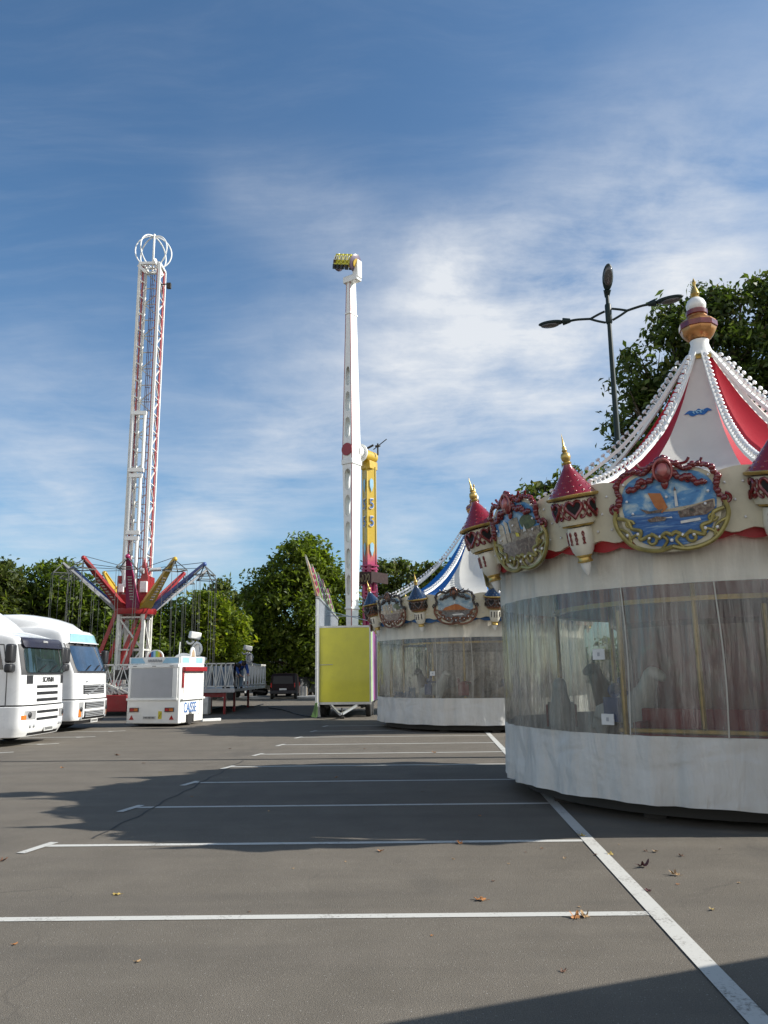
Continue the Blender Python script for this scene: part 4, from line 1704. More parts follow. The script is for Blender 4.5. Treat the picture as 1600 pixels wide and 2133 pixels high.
    q.bar((1.0, y0 + .2, .85), (5.6, y0 + .2, .85), .16, .2)
    q.bar((2.2, y0 + .3, .62), (4.6, y0 + .3, .62), .2, .16)
    q.build('platform_beam', M['red'], t, 30)
    for x, w_, h in ((2.3, .75, .6), (4.6, .6, .75)):
        q = MB()
        q.box((x, y0 - .0, h / 2 + .02), (w_, .6, h))
        q.build('ballast_block', M['offwhite'], t, 30, .03)

    def railing(a, c, nbay, name='railing'):
        a, c = Vector(a), Vector(c)
        q = MB()
        for z in (.12, 1.12):
            q.bar(a + Vector((0, 0, z)), c + Vector((0, 0, z)), .05)
        for i in range(nbay + 1):
            p = a.lerp(c, i / nbay)
            q.bar(p, p + Vector((0, 0, 1.15)), .05)
            if i < nbay:
                p2 = a.lerp(c, (i + 1) / nbay)
                pm = (p + p2) / 2
                q.bar(p + Vector((0, 0, .12)), pm + Vector((0, 0, 1.1)), .035)
                q.bar(pm + Vector((0, 0, 1.1)), p2 + Vector((0, 0, .12)), .035)
                q.bar(p.lerp(p2, .28) + Vector((0, 0, .12)), pm.lerp(p2, .2) + Vector((0, 0, 1.1)), .03)
        return q.build(name, M['offwhite'], t, 30)
    railing((3.0, y0, 1.1), (6.0, y0, 1.1), 7)
    railing((6.0, y0, 1.1), (6.0, y1, 1.1), 10)
    railing((-1.6, y0, 1.1), (1.3, y0, 1.1), 4)
    railing((-1.6, y0 + 2, 1.1), (3, y0 + 2.0, 1.1), 8)
    q = MB()
    q.bar((-1.9, y0 - .25, 2.35), (.9, y0 - .35, 1.15), .07)
    for i in range(7):
        f = i / 6
        q.bar((-.9 + .3 * i, y0 - .2, .95), (-.5 + .25 * i, y0 - .25, 1.75 - f * .5), .045)
        q.bar((-.4 + .3 * i, y0 - .2, .95), (-.7 + .25 * i, y0 - .25, 1.75 - f * .5), .045)
    q.build('folded_ramp', M['offwhite'], t, 30)
    # panels of pale blue art behind the right-hand railing
    q = MB()
    for i in range(6):
        q.bx(3.05 + i * .49, 3.46 + i * .49, y0 + .05, y0 + .07, 1.2, 2.12)
    q.build('railing_panels', picture_mat('grey-blue panel art', [(.3, (.12, .13, .15)), (.5, (.28, .34, .40)), (.7, (.48, .52, .55))], 7, (2, 2, .5)), t, 0)
    return t


swing_ride()


def cutout(name, label, p, s, m, mp):
    """white carved figure board with a block on top, on a red post"""
    t = thing(name, label, 'fairground decoration', p)
    q = MB()
    q.bar((0, 0, 0), (0, 0, 1.6 * s), .1)
    q.build('post', mp, t, 30)
    q = MB()

    def pl(pts, y0=-.06, d=.14):
        q.prism([(x * s, y0, z * s) for x, z in pts], (0, d, 0))
    z0 = 1.35
    pl([(-.06, z0), (.1, z0), (.2, z0 + .42), (.38, z0 + .75), (.36, z0 + .82), (.12, z0 + .88), (.1, z0 + 1.3), (.0, z0 + 1.42), (-.12, z0 + 1.3), (-.1, z0 + .95), (-.36, z0 + .92), (-.36, z0 + .85), (-.18, z0 + .5), (-.16, z0 + .25)])
    q.tube([(.04 * s + .16 * s * math.cos(a), -.1, (z0 + 1.12) * s + .22 * s * math.sin(a)) for a in [i * PI / 8 for i in range(16)]], .045 * s, 7, True)
    q.tube([(-.22 * s + .12 * s * math.cos(a), -.1, (z0 + 1.42) * s + .1 * s * math.sin(a)) for a in [PI + i * PI / 8 for i in range(9)]], .04 * s, 7)
    q.build('figure_board', m, t, 40, .015)
    q = MB()
    q.box((-.08 * s, 0, (z0 + 1.62) * s), (.40 * s, .3 * s, .26 * s), Matrix.Rotation(R(10), 3, 'Y') @ Matrix.Rotation(R(30), 3, 'Z'))
    q.build('block', m, t, 30, .04)
    q = MB()
    q.tube([(-.30 * s, -.12, (z0 + .8) * s), (-.08 * s, -.12, (z0 + .2) * s)], .09 * s, 8)
    q.build('dark_panel', mat('dull maroon', (.09, .04, .05), .5), t, 40)
    return t


p = gp(412, 1484)
cutout('figure_board', 'white carved ornament with block top rising behind the ticket trailer', (at(408, 1400, 33).x, 33, 0), 1.12, M['white'], M['red'])
cutout('figure_board', 'white ornament coloured grey for shade at the far end of the railing', (at(515, 1400, 43).x, 43.5, 0), 1.05, M['grey'], M['red'])  # grey paint gives this white board its shade


# ------------------------------------------------------------------ giant swinging-arm ride
def arm_ride():
    t = thing('booster_ride', 'towering white swinging arm ride on a yellow and magenta post', 'fairground ride', (-1.07, 56.7, 0), R(-35))
    PZ = 17.4
    # post, painted yellow above and magenta below with a sprayed fade between
    m, nt_, out_, oc = newmat('yellow to magenta fade')
    pb = _bsdf(nt_, .35, 0, .3)
    sp = nt_.nodes.new('ShaderNodeSeparateXYZ')
    nt_.links.new(oc, sp.inputs[0])
    zz = _math(nt_, 'ADD', _math(nt_, 'MULTIPLY', sp.outputs[2], 1 / 20.0), _math(nt_, 'MULTIPLY', _noise(nt_, oc, 2.5, 4), .05))
    nt_.links.new(_ramp(nt_, zz, [(.48, (.36, .015, .13)), (.525, (.50, .13, .12)), (.57, (.54, .37, .03))]), pb.inputs['Base Color'])
    nt_.links.new(pb.outputs[0], out_.inputs[0])
    ps = MB()
    ps.bx(-.35, .35, -.35, .35, 0, 16.6)
    for s in (-1, 1):
        for q_ in (-1, 1):
            ps.bar((s * .35, q_ * .35, 7), (s * .35, q_ * .35, 16.6), .09)
    post = ps.build('post', m, t, 30, .03)
    post.rotation_euler = (0, 0, R(63))
    for z, r in ((9.25, .66), (9.0, .62), (7.35, .6), (7.1, .62)):
        q = MB()
        q.lathe([(.36, z - .05), (r, z - .05), (r, z + .05), (.36, z + .05)], 8)
        q.build('flange', M['magenta'], t, 30)
    q = MB()
    for k in range(6):
        a = k * PI / 3
        q.tube([(.42 * math.cos(a), .42 * math.sin(a), 0), (.42 * math.cos(a), .42 * math.sin(a), 9.2)], .17, 10)
    q.build('lower_post', M['magenta'], t, 50)
    # painted figures and lozenges on two faces of the post
    for face in (0, 1):
        for body, z in (('5', 13.75), ('5', 12.45)):
            right, nrm = ((1, 0, 0), (0, -1, 0)) if face == 0 else ((0, -1, 0), (-1, 0, 0))
            off = Vector(nrm) * .41
            lettering('numeral', body, 1.0, M['caisse'], post, (off.x, off.y, z), right, (0, 0, 1), .01, .75)
            lettering('numeral_outline', body, 1.18, M['p_white'], post, (off.x * .985, off.y * .985, z), right, (0, 0, 1), .006, .78)
        for z in (15.2, 10.45):
            q = MB()
            off = Vector(nrm) * .40
            q.prism([off + Vector(right) * x + Vector((0, 0, z + y)) for x, y in ((0, -.55), (.15, -.1), (.15, .35), (0, .5), (-.15, .35), (-.15, -.1))], Vector(nrm) * .012)
            q.build('lozenge', M['skyblue'], post, 0)
    # head with the slewing axle
    q = MB()
    q.bx(-.43, .43, -.5, .5, 16.4, 17.0)
    q.tube([(0, -1.0, PZ), (0, .55, PZ)], .46, 24)
    q.tube([(0, -1.12, PZ), (0, -1.0, PZ)], .58, 24)
    q.build('head', M['yellowp'], t, 40, .04)
    q = MB()
    q.tube([(0, -1.75, PZ), (0, -1.1, PZ)], .52, 24)
    q.tube([(0, -1.2, PZ), (0, -1.12, PZ)], .72, 24)
    q.build('axle', M['white'], t, 40)
    q = MB()
    q.bar((-.5, .2, 18.1), (.2, .3, 18.35), .12)
    q.tube([(.2, .3, 18.0), (1.2, .6, 18.7)], .035, 6)
    q.tube([(.6, .3, 17.5), (.6, .3, 18.4)], .06, 6)
    q.box((.6, .3, 18.2), (.35, .2, .12))
    q.build('anemometer', M['chassis'], t, 30)
    # sign ring with dead letters
    sg = MB()
    sg.bx(-1.05, .75, -.85, -.72, 7.9, 8.75)
    sg.bx(-1.05, -.95, -.72, .6, 7.9, 8.75)
    sg.bx(.66, .75, -.72, 1.2, 8.0, 8.75)
    sgo = sg.build('sign_ring', mat('backlit brown sign', (.035, .02, .02), .7, dirt=.3, spec=.2), t, 30)  # brown darkened in the paint to look backlit
    q = MB()
    rg_ = random.Random(2)
    for i in range(6):
        x = -.85 + i * .27
        q.tube([(x + .09 * math.cos(a), -.88, 8.32 + .26 * math.sin(a)) for a in [k * PI / 5 + i for k in range(8)]], .035, 5)
    q.build('sign_scrolls', mat('dull olive lettering', (.2, .17, .1), .5), sgo, 40)
    # the arm, two tapering halves with slots in the near face
    ay = -2.1

    def half(z0, z1, wx0, wx1, wy0, wy1, slots, name):
        q = MB()

        def wx(z):
            return wx0 + (wx1 - wx0) * (z - z0) / (z1 - z0)

        def wy(z):
            return wy0 + (wy1 - wy0) * (z - z0) / (z1 - z0)
        th = .05
        # side walls
        for s in (-1, 1):
            q.add([(s * wx(z) / 2 - (th if s > 0 and i else 0) + (th if s < 0 and i else 0), ay + sy * wy(z) / 2, z) for z in (z0, z1) for sy in (-1, 1) for i in (0, 1)],
                  [(0, 4, 6, 2), (1, 3, 7, 5), (0, 1, 5, 4), (2, 6, 7, 3), (0, 2, 3, 1), (4, 5, 7, 6)])
        # near and far plates as rails plus webs round the slots
        for sy in (-1, 1):
            edges = []
            cur = min(z0, z1)
            for (c, h) in sorted(slots):
                edges.append((cur, c - h / 2))
                cur = c + h / 2
            edges.append((cur, max(z0, z1)))
            for (a_, b_) in edges:
                if b_ - a_ > .02:
                    q.add([(sx * (wx(z) / 2 - th), ay + sy * (wy(z) / 2 - (0 if i == 0 else th)), z) for z in (a_, b_) for sx in (-1, 1) for i in (0, 1)],
                          [(0, 4, 6, 2), (1, 3, 7, 5), (0, 1, 5, 4), (2, 6, 7, 3), (0, 2, 3, 1), (4, 5, 7, 6)])
            for (c, h) in slots:
                zt_, zb_ = c + h / 2, c - h / 2
                N = 14
                for sx in (-1, 1):
                    lo_, hi_ = [], []
                    for i in range(N + 1):
                        z = zb_ + h * i / N
                        e = wx(z) / 2 - th
                        r = e * .72
                        v = (z - c) / (h / 2)
                        k = (1 - abs(v) ** 3.5) ** .5 if abs(v) < 1 else 0
                        lo_.append((sx * e, z))
                        hi_.append((sx * r * k, z))
                    y_ = ay + sy * (wy(c) / 2 - th / 2)
                    vs = [(x, y_ - th / 2, z) for x, z in lo_] + [(x, y_ - th / 2, z) for x, z in hi_] + [(x, y_ + th / 2, z) for x, z in lo_] + [(x, y_ + th / 2, z) for x, z in hi_]
                    n_ = N + 1
                    fs = []
                    for i in range(N):
                        fs.append((i, i + 1, n_ + i + 1, n_ + i))
                        fs.append((2 * n_ + i, 3 * n_ + i, 3 * n_ + i + 1, 2 * n_ + i + 1))
                        fs.append((n_ + i, n_ + i + 1, 3 * n_ + i + 1, 3 * n_ + i))
                    q.add(vs, fs)
        q.add([(sx * wx(z1) / 2, ay + sy * wy(z1) / 2, z1) for sx, sy in ((-1, -1), (1, -1), (1, 1), (-1, 1))], [(0, 1, 2, 3)])
        return q.build(name, M['white'], t, 30)
    up = [(z, 1.6 - .03 * i) for i, z in enumerate((19.05, 21.0, 22.95))]
    lo = [(z, 1.6 - .03 * i) for i, z in enumerate((15.2, 13.3, 11.4, 9.5, 7.7))]
    half(16.7, 30.6, .86, .32, 1.06, .72, up, 'upper_arm')
    half(16.3, 3.4, .86, .40, 1.06, .72, lo, 'lower_arm')
    q = MB()
    q.box((0, ay, 16.5), (.98, 1.2, .38))
    q.build('arm_joint', M['white'], t, 30, .04)
    for z_, w2 in ((27.9, .52), (6.1, .62)):
        q = MB()
        q.box((0, ay, z_), (w2, .95, .14))
        q.build('arm_flange', M['white'], t, 30, .03)
    q = MB()
    q.tube([(0, ay - .60, PZ), (0, ay - .54, PZ)], .46, 28)
    q.build('hub_disc', mat('dull red disc', (.28, .035, .045), .45), t, 40)
    q = MB()
    q.bar((-.43, ay - .54, 16.7), (-.16, ay - .37, 30.6), .03)
    q.bar((.43, ay - .54, 16.7), (.17, ay - .37, 30.6), .04)
    q.bar((.43, ay - .54, 16.3), (.21, ay - .37, 3.5), .04)
    q.build('red_edging', M['red'], t, 0)
    # gondola on its cranked bracket
    gz = 31.95
    q = MB()
    q.box((.25, ay - .2, 30.6), (1.3, .62, .5))
    q.box((.72, ay - .2, 31.25), (.5, .55, 1.4))
    q.build('gondola_bracket', M['white'], t, 30, .05)
    go = thing('gondola', '', '', (0, 0, 0))
    for kk in ('label', 'category'):
        del go[kk]
    bpy.data.objects.remove(go)
    X = Matrix.Translation((-.05, ay - .45, gz)) @ Matrix.Rotation(R(20), 4, 'Y') @ Matrix.Rotation(R(20), 4, 'X')
    q = MB()
    q.x = X
    q.tube([(-.95, 0, 0), (.95, 0, 0)], .34, 16)
    gb = q.build('gondola', M['yellowp'], t, 40)
    q = MB()
    q.x = X
    for s, x0 in ((-1, -.86), (1, .78)):
        q.lathe([(0, -.04), (.55, -.04), (.66, .06), (.55, .12), (0, .12)], 20, (x0, 0, 0), Matrix.Rotation(R(90), 3, 'Y'))
    q.build('gondola_shell', mat('violet shell', (.12, .08, .12), .35, coat=.4), gb, 40)
    for i in range(4):
        for s in (-1, 1):
            q = MB()
            q.x = X
            x = -.62 + i * .40
            q.box((x, s * .46, -.1), (.30, .34, .12))
            q.box((x, s * .36, .25), (.30, .14, .75))
            q.mi = 1
            q.tube([(x - .1, s * .52, .5), (x - .1, s * .66, .2), (x + .1, s * .66, .2), (x + .1, s * .52, .5)], .045, 6)
            q.mi = 2
            q.box((x, s * .70, -.32), (.2, .2, .35))
            q.build('gondola_seat', [M['tyellow'], M['white'], M['dark']], gb, 40, .02)
    return t


arm_ride()


# ------------------------------------------------------------------ corrugated facade with fins, and the yellow trailer
def facade():
    t = thing('ride_facade', 'tall corrugated ride facade wall edge-on beside the yellow trailer with painted fins', 'ride facade', (-2.74, 32.2, 0))
    q = MB()
    L, Hh = 13.0, 4.75
    n = 80

    def fn(u, v, s):
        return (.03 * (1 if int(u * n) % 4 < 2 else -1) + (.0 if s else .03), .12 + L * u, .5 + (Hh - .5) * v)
    q.slab(fn, n, 1)
    q.m = [(i // 4) % 2 if i < 2 * n else 0 for i in range(len(q.m))]  # alternate bands coloured darker for the shade of the corrugation
    q.build('corrugated_wall', [M['sheet'], mat('shade-toned corrugated sheet', (.17, .18, .2), .5, .2, dirt=.3)], t, 0)
    q = MB()
    q.bx(-.06, .03, -.12, .1, .45, 4.7)
    for z in (1.2, 1.9, 2.6, 3.3, 4.0):
        q.bx(-.08, .04, -.13, .0, z, z + .025)
    q.build('end_post', M['white'], t, 30)
    q = MB()
    q.bx(-.06, .1, -.12, L + .1, 4.72, 4.8)
    q.bx(-.05, .08, 0, L, .42, .5)
    q.build('wall_frame', M['steel'], t, 30)
    for y in (1.0, 5.0, 9.0, 12.5):
        q = MB()
        q.bx(-.04, .07, y - .05, y + .05, 0, .42)
        q.build('wall_prop', M['steel'], t, 30)
    for i in range(4):
        q = MB()
        y0 = -.25 + i * 2.9
        a, b_ = Vector((.0, y0, 4.8)), Vector((.05, y0 + 2.8, 4.8))
        tip = Vector((-.46, y0 + .05, 6.5))
        mid = Vector((-.30, y0 + 2.55, 6.05))
        q.mi = 0
        q.prism([a, b_, mid, tip.lerp(mid, .55) + Vector((.02, 0, -.16)), tip], (-.07, 0, 0))
        fin = q.build('painted_fin', picture_mat('fairground airbrush art', [(.28, (.08, .06, .10)), (.38, (.26, .06, .17)), (.46, (.20, .26, .07)), (.55, (.30, .30, .10)), (.64, (.45, .42, .40)), (.74, (.22, .14, .26))], 3.4, (1, 1, .8)), t, 0)
        q = MB()
        q.prism([a + Vector((.012, .06, .02)), a + Vector((.012, .3, .02)), tip.lerp(mid, .12) + Vector((.012, 0, -.1)), tip + Vector((.012, .06, -.1))], (.01, 0, 0))
        q.build('flame_stripe', M['orange'] if i == 0 else M['sticker'], fin, 0)
        q = MB()
        q.prism([a.lerp(b_, .85) + Vector((.012, 0, .02)), b_ + Vector((.012, -.02, .02)), mid + Vector((.014, -.05, -.03)), mid + Vector((.014, -.5, -.02))], (.01, 0, 0))
        q.build('green_stripe', mat('dull lime stripe', (.17, .27, .06), .5), fin, 0)
        q = MB()
        for k in range(4):
            c = a.lerp(b_, .35).lerp(tip.lerp(mid, .5), .2 + .2 * k)
            q.prism([c + Vector((.015, -.5, .05)), c + Vector((.015, .1, -.1)), c + Vector((.015, .6, .02)), c + Vector((.015, .1, .18))], (.01, 0, 0))
        q.build('painted_figures', M['purple'] if i % 2 else M['magenta'], fin, 0)
    q = MB()
    q.tube([(0, 4, 4.3), (1.6, 4.1, 4.25)], .02, 5)
    q.tube([(0, 5, 4.6), (3.5, 8, 3.9)], .02, 5)
    q.build('guy_wires', M['steel'], t, 0)
    q = MB()
    q.prism([(-.05, -.2, .6), (.04, -.2, .62), (.05, -.3, .1), (.0, -.32, .04), (-.2, -.3, .08), (-.12, -.24, .3)], (0, .03, 0))
    q.build('green_tarp', mat('dull green sheet', (.10, .19, .05), .6), t, 0)


facade()


def wheel_mb(r, w):
    ty, ri = MB(), MB()
    ax = Matrix.Rotation(R(90), 3, 'X')
    ty.lathe([(r * .6, -w / 2), (r * .92, -w / 2), (r, -w * .36), (r, w * .36), (r * .92, w / 2), (r * .6, w / 2)], 28, (0, 0, 0), ax)
    ri.lathe([(r * .6, -w * .42), (r * .56, -w * .3), (r * .4, -w * .18), (r * .18, -w * .2), (r * .17, -w * .36), (0, -w * .36)], 20, (0, 0, 0), ax, cap=False)
    ri.lathe([(r * .6, w * .42), (r * .56, w * .3), (r * .4, w * .18), (r * .18, w * .2), (r * .17, w * .36), (0, w * .36)], 20, (0, 0, 0), ax, cap=False)
    return ty, ri


def add_wheel(parent, x, y, r, w_, rz=0, rim='steel'):
    ty, ri = wheel_mb(r, w_)
    o = ty.build('wheel', M['rubber'], parent, 40)
    o.location = (x, y, r)
    o.rotation_euler = (0, 0, rz)
    ri.build('rim', M[rim], o, 40)
    return o


def yellow_trailer():
    t = thing('yellow_trailer', 'tall trailer with plain yellow end wall, tow bar and striped side', 'trailer', (-1.68, 32.5, 0), R(-3.5))
    W, L, z0, z1 = 2.16, 6.5, .58, 3.6
    q = MB()
    q.bx(-W / 2 + .02, W / 2 - .02, .03, L, z0, z1)
    q.build('box_body', M['offwhite'], t, 30, .02)
    q = MB()
    q.bx(-W / 2 + .04, W / 2 - .05, -.01, .025, z0 + .03, z1 - .05)
    end = q.build('end_wall', M['tyellow'], t, 30)
    q = MB()
    q.bx(-W / 2, W / 2, -.025, .06, z1 - .045, z1 + .03)
    q.bx(W / 2 - .05, W / 2 + .02, -.025, .06, z0, z1 - .05)
    q.bx(-W / 2 - .01, -W / 2 + .035, -.025, .06, z0, z1 - .05)
    q.bx(-W / 2, W / 2, -.02, .06, z0 - .07, z0 + .025)
    q.build('corner_trim', M['offwhite'], t, 30)
    q = MB()
    q.tube([(-1.0, -.035, 2.07), (-.45, -.035, 2.08)], .012, 6)
    q.build('hand_rail', M['steel'], end, 30)
    for i, (a, b_, m_) in enumerate(((.08, .55, 'lime'), (.55, 1.3, 'grey'), (1.3, 3.4, 'purple'), (3.4, 4.6, 'offwhite'), (4.6, 6.4, 'purple'))):
        q = MB()
        q.bx(W / 2 - .018, W / 2 + .006, a, b_, z0 + .04, z1 - .06)
        q.build('side_stripe', M[m_], t, 0)
    q = MB()
    q.bx(-.8, .8, .1, L - .1, .42, .54)
    for x in (-.7, .7):
        q.bx(x - .05, x + .05, .1, L, .36, .5)
    q.build('chassis', M['chassis'], t, 30)
    for x in (-.92, .92):
        for y in (.75, 1.75):
            add_wheel(t, x, y, .36, .22, R(90))
    q = MB()
    q.bar((-.55, .1, .5), (-.05, -1.15, .2), .08)
    q.bar((.55, .1, .5), (.05, -1.15, .2), .08)
    q.bar((-.3, -.5, .36), (.3, -.5, .36), .06)
    q.tube([(0, -1.1, .2), (0, -1.4, .2)], .05, 8)
    q.build('tow_bar', M['steel'], t, 30)
    q = MB()
    q.tube([(.0, -.75, .03), (.0, -.75, .42)], .03, 8)
    q.tube([(-.09, -.75, .05), (.09, -.75, .05)], .05, 8)
    q.build('jockey_wheel', M['chassis'], t, 40)


yellow_trailer()


# ------------------------------------------------------------------ ticket trailer
def ticket_trailer():
    t = thing('ticket_trailer', 'white ticket trailer marked CAISSE with roller shutters and blue sign boards', 'trailer', (-9.03, 28.35, 0), math.atan2(-.32, 1.88))
    W, L = 1.92, 2.15
    z0, z1 = .1, 2.12
    q = MB()
    q.bx(0, W, 0, L, z0, z1)
    q.build('body', M['white'], t, 30, .03)
    # rear: lower panel, rail, shutter and header
    q = MB()
    q.bx(.14, W - .28, -.012, .004, .98, 1.98)
    for i in range(16):
        q.bx(.14, W - .28, -.022, -.012, .99 + i * .062, .99 + i * .062 + .045)
    q.build('rear_shutter', M['shutter'], t, 0)
    q = MB()
    q.bx(-.02, W - .06, -.05, .004, .88, .96)
    q.bx(.03, .12, -.03, .004, .97, 2.0)
    q.bx(W - .26, W - .08, -.03, .004, .97, 2.0)
    q.bx(.0, W - .05, -.045, .004, 2.0, 2.12)
    q.build('shutter_frame', M['white'], t, 30, .01)
    q = MB()
    for x in (.18, .9, 1.55):
        q.bx(x, x + .14, -.055, -.047, 2.04, 2.06)
    q.build('vents', M['dark'], t, 0)
    # sign boards with rainbow disc
    q = MB()
    q.bx(.02, W - .04, .0, .05, 2.13, 2.36)
    sb = q.build('sign_board', M['white'], t, 30)
    q = MB()
    for a, b_ in ((.08, .62), (1.25, 1.84)):
        q.prism([(a, -.006, 2.15), (b_, -.006, 2.15), (b_ - .12 if a < 1 else b_, -.006, 2.33), (a if a < 1 else a + .12, -.006, 2.33)], (0, .005, 0))
    q.build('blue_wedges', M['skyblue'], sb, 0)
    q = MB()
    for i in range(9):
        x = .72 + i * .06
        q.tube([(x, -.014, 2.18), (x + .02, -.014, 2.29), (x + .04, -.014, 2.2)], .012, 5)
    q.build('worn_lettering', M['grey'], sb, 0)
    rb = [('magenta', -.9), ('caisse', -.5), ('skyblue', -.15), ('lime', .15), ('sticker', .45), ('orange', .75)]
    q = MB()
    N = 24
    q.mi = 0
    q.prism([(.97 + .30 * math.cos(PI * i / N), .01, 2.36 + .26 * math.sin(PI * i / N)) for i in range(N + 1)], (0, .05, 0))
    edges = [-.25, -.16, -.07, .01, .09, .17, .25]
    for i, nm in enumerate(('magenta', 'caisse', 'skyblue', 'lime', 'sticker', 'orange')):
        q.mi = i + 1
        a, b_ = edges[i], edges[i + 1]
        pts = [(a, 0), (b_, 0)] + [(b_ + (a - b_) * k / 4, .215 * math.sqrt(max(0, 1 - ((b_ + (a - b_) * k / 4) / .251) ** 2))) for k in range(5)]
        q.prism([(.97 + x, .002, 2.365 + z) for x, z in pts], (0, .006, 0))
    q.build('rainbow_disc', [M['white'], M['red'], M['caisse'], M['skyblue'], M['lime'], M['sticker'], M['orange']], sb, 0)
    # right side: board, awning, shutter, lettering
    q = MB()
    q.bx(W - .05, W, .06, L - .02, 2.13, 2.38)
    sb2 = q.build('side_board', M['white'], t, 30)
    q = MB()
    for a, b_ in ((.15, .75), (1.35, 1.95)):
        q.bx(W, W + .006, a, b_, 2.16, 2.35)
    q.build('blue_wedges', M['skyblue'], sb2, 0)
    q = MB()
    q.prism([(W - .04, 1.05 + .22 * math.cos(PI * i / 14), 2.38 + .34 * math.sin(PI * i / 14)) for i in range(15)], (.05, 0, 0))
    q.mi = 1
    q.prism([(W + .012, 1.05 + .14 * math.cos(PI * i / 14), 2.38 + .25 * math.sin(PI * i / 14)) for i in range(15)], (.006, 0, 0))
    q.build('side_arch', [M['white'], mat('tan picture', (.4, .3, .2), .5)], sb2, 0)
    q = MB()
    q.bx(W - .5, W - .44, 1.2, 1.9, 2.1, 2.14)
    q.prism([(1.2 + .45 * math.cos(PI * i / 14), L - .3, 2.14 + .4 * math.sin(PI * i / 14)) for i in range(15)], (0, .05, 0))
    q.tube([(1.0, L - .25, 2.1), (1.03, L - .25, 2.95)], .018, 6)
    q.build('roof_sign', M['white'], t, 0)
    q = MB()
    q.bx(W + .002, W + .14, .16, L - .05, 1.86, 2.02)
    q.bx(W + .002, W + .06, .16, .26, 1.3, 1.86)
    q.build('awning_box', M['red'], t, 30, .02)
    q = MB()
    q.bx(W + .002, W + .02, .3, L - .12, .98, 1.85)
    for i in range(13):
        q.bx(W + .02, W + .03, .3, L - .12, .99 + i * .066, .99 + i * .066 + .05)
    q.build('side_shutter', M['white'], t, 0)
    q = MB()
    q.bx(W + .002, W + .1, .1, L - .08, .88, .95)
    q.build('counter', M['white'], t, 30, .01)
    q = MB()
    q.bx(W + .002, W + .02, .12, 1.72, .38, .84)
    q.bx(W + .002, W + .035, 1.74, 1.8, .36, .86)
    lp = q.build('letter_panel', M['white'], t, 0)
    lettering('lettering', 'CAISSE', .50, M['caisse'], lp, (W + .026, .9, .6), (0, 1, 0), (0, 0, 1), .006, .72)
    # lights, plate, sticker
    for x in (.12, 1.42):
        q = MB()
        q.bx(x, x + .33, -.04, -.002, .50, .64)
        q.mi = 1
        q.bx(x + .02, x + .16, -.046, -.04, .52, .62)
        q.mi = 2
        q.bx(x + .17, x + .31, -.046, -.04, .52, .62)
        q.build('tail_light', [M['dark'], M['redlens'], M['amber']], t, 30)
        q = MB()
        xx = x + .08 if x < 1 else x + .25
        q.prism([(xx - .08, -.03, .24), (xx + .08, -.03, .24), (xx, -.03, .38)], (0, .03, 0))
        q.build('reflector', M['redlens'], t, 0)
    q = MB()
    q.bx(.62, 1.10, -.03, -.002, .25, .36)
    pl_ = q.build('number_plate', M['plate'], t, 0)
    q = MB()
    for i in range(8):
        q.bx(.66 + i * .052, .69 + i * .052, -.034, -.03, .275, .335)
    q.build('plate_characters', M['dark'], pl_, 0)
    q = MB()
    q.bx(1.18, 1.31, -.012, -.002, .26, .52)
    q.mi = 1
    q.bar((1.2, -.014, .3), (1.29, -.014, .46), .02, .01)
    q.build('warning_sticker', [M['sticker'], M['dark']], t, 0)
    for y in (.95,):
        for x in (W - .06, .08):
            add_wheel(t, x, y, .24, .16, R(90))
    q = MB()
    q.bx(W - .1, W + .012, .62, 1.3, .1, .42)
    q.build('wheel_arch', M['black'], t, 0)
    q = MB()
    q.bx(.2, W - .2, .2, L, .06, .12)
    q.build('chassis', M['chassis'], t, 0)


ticket_trailer()


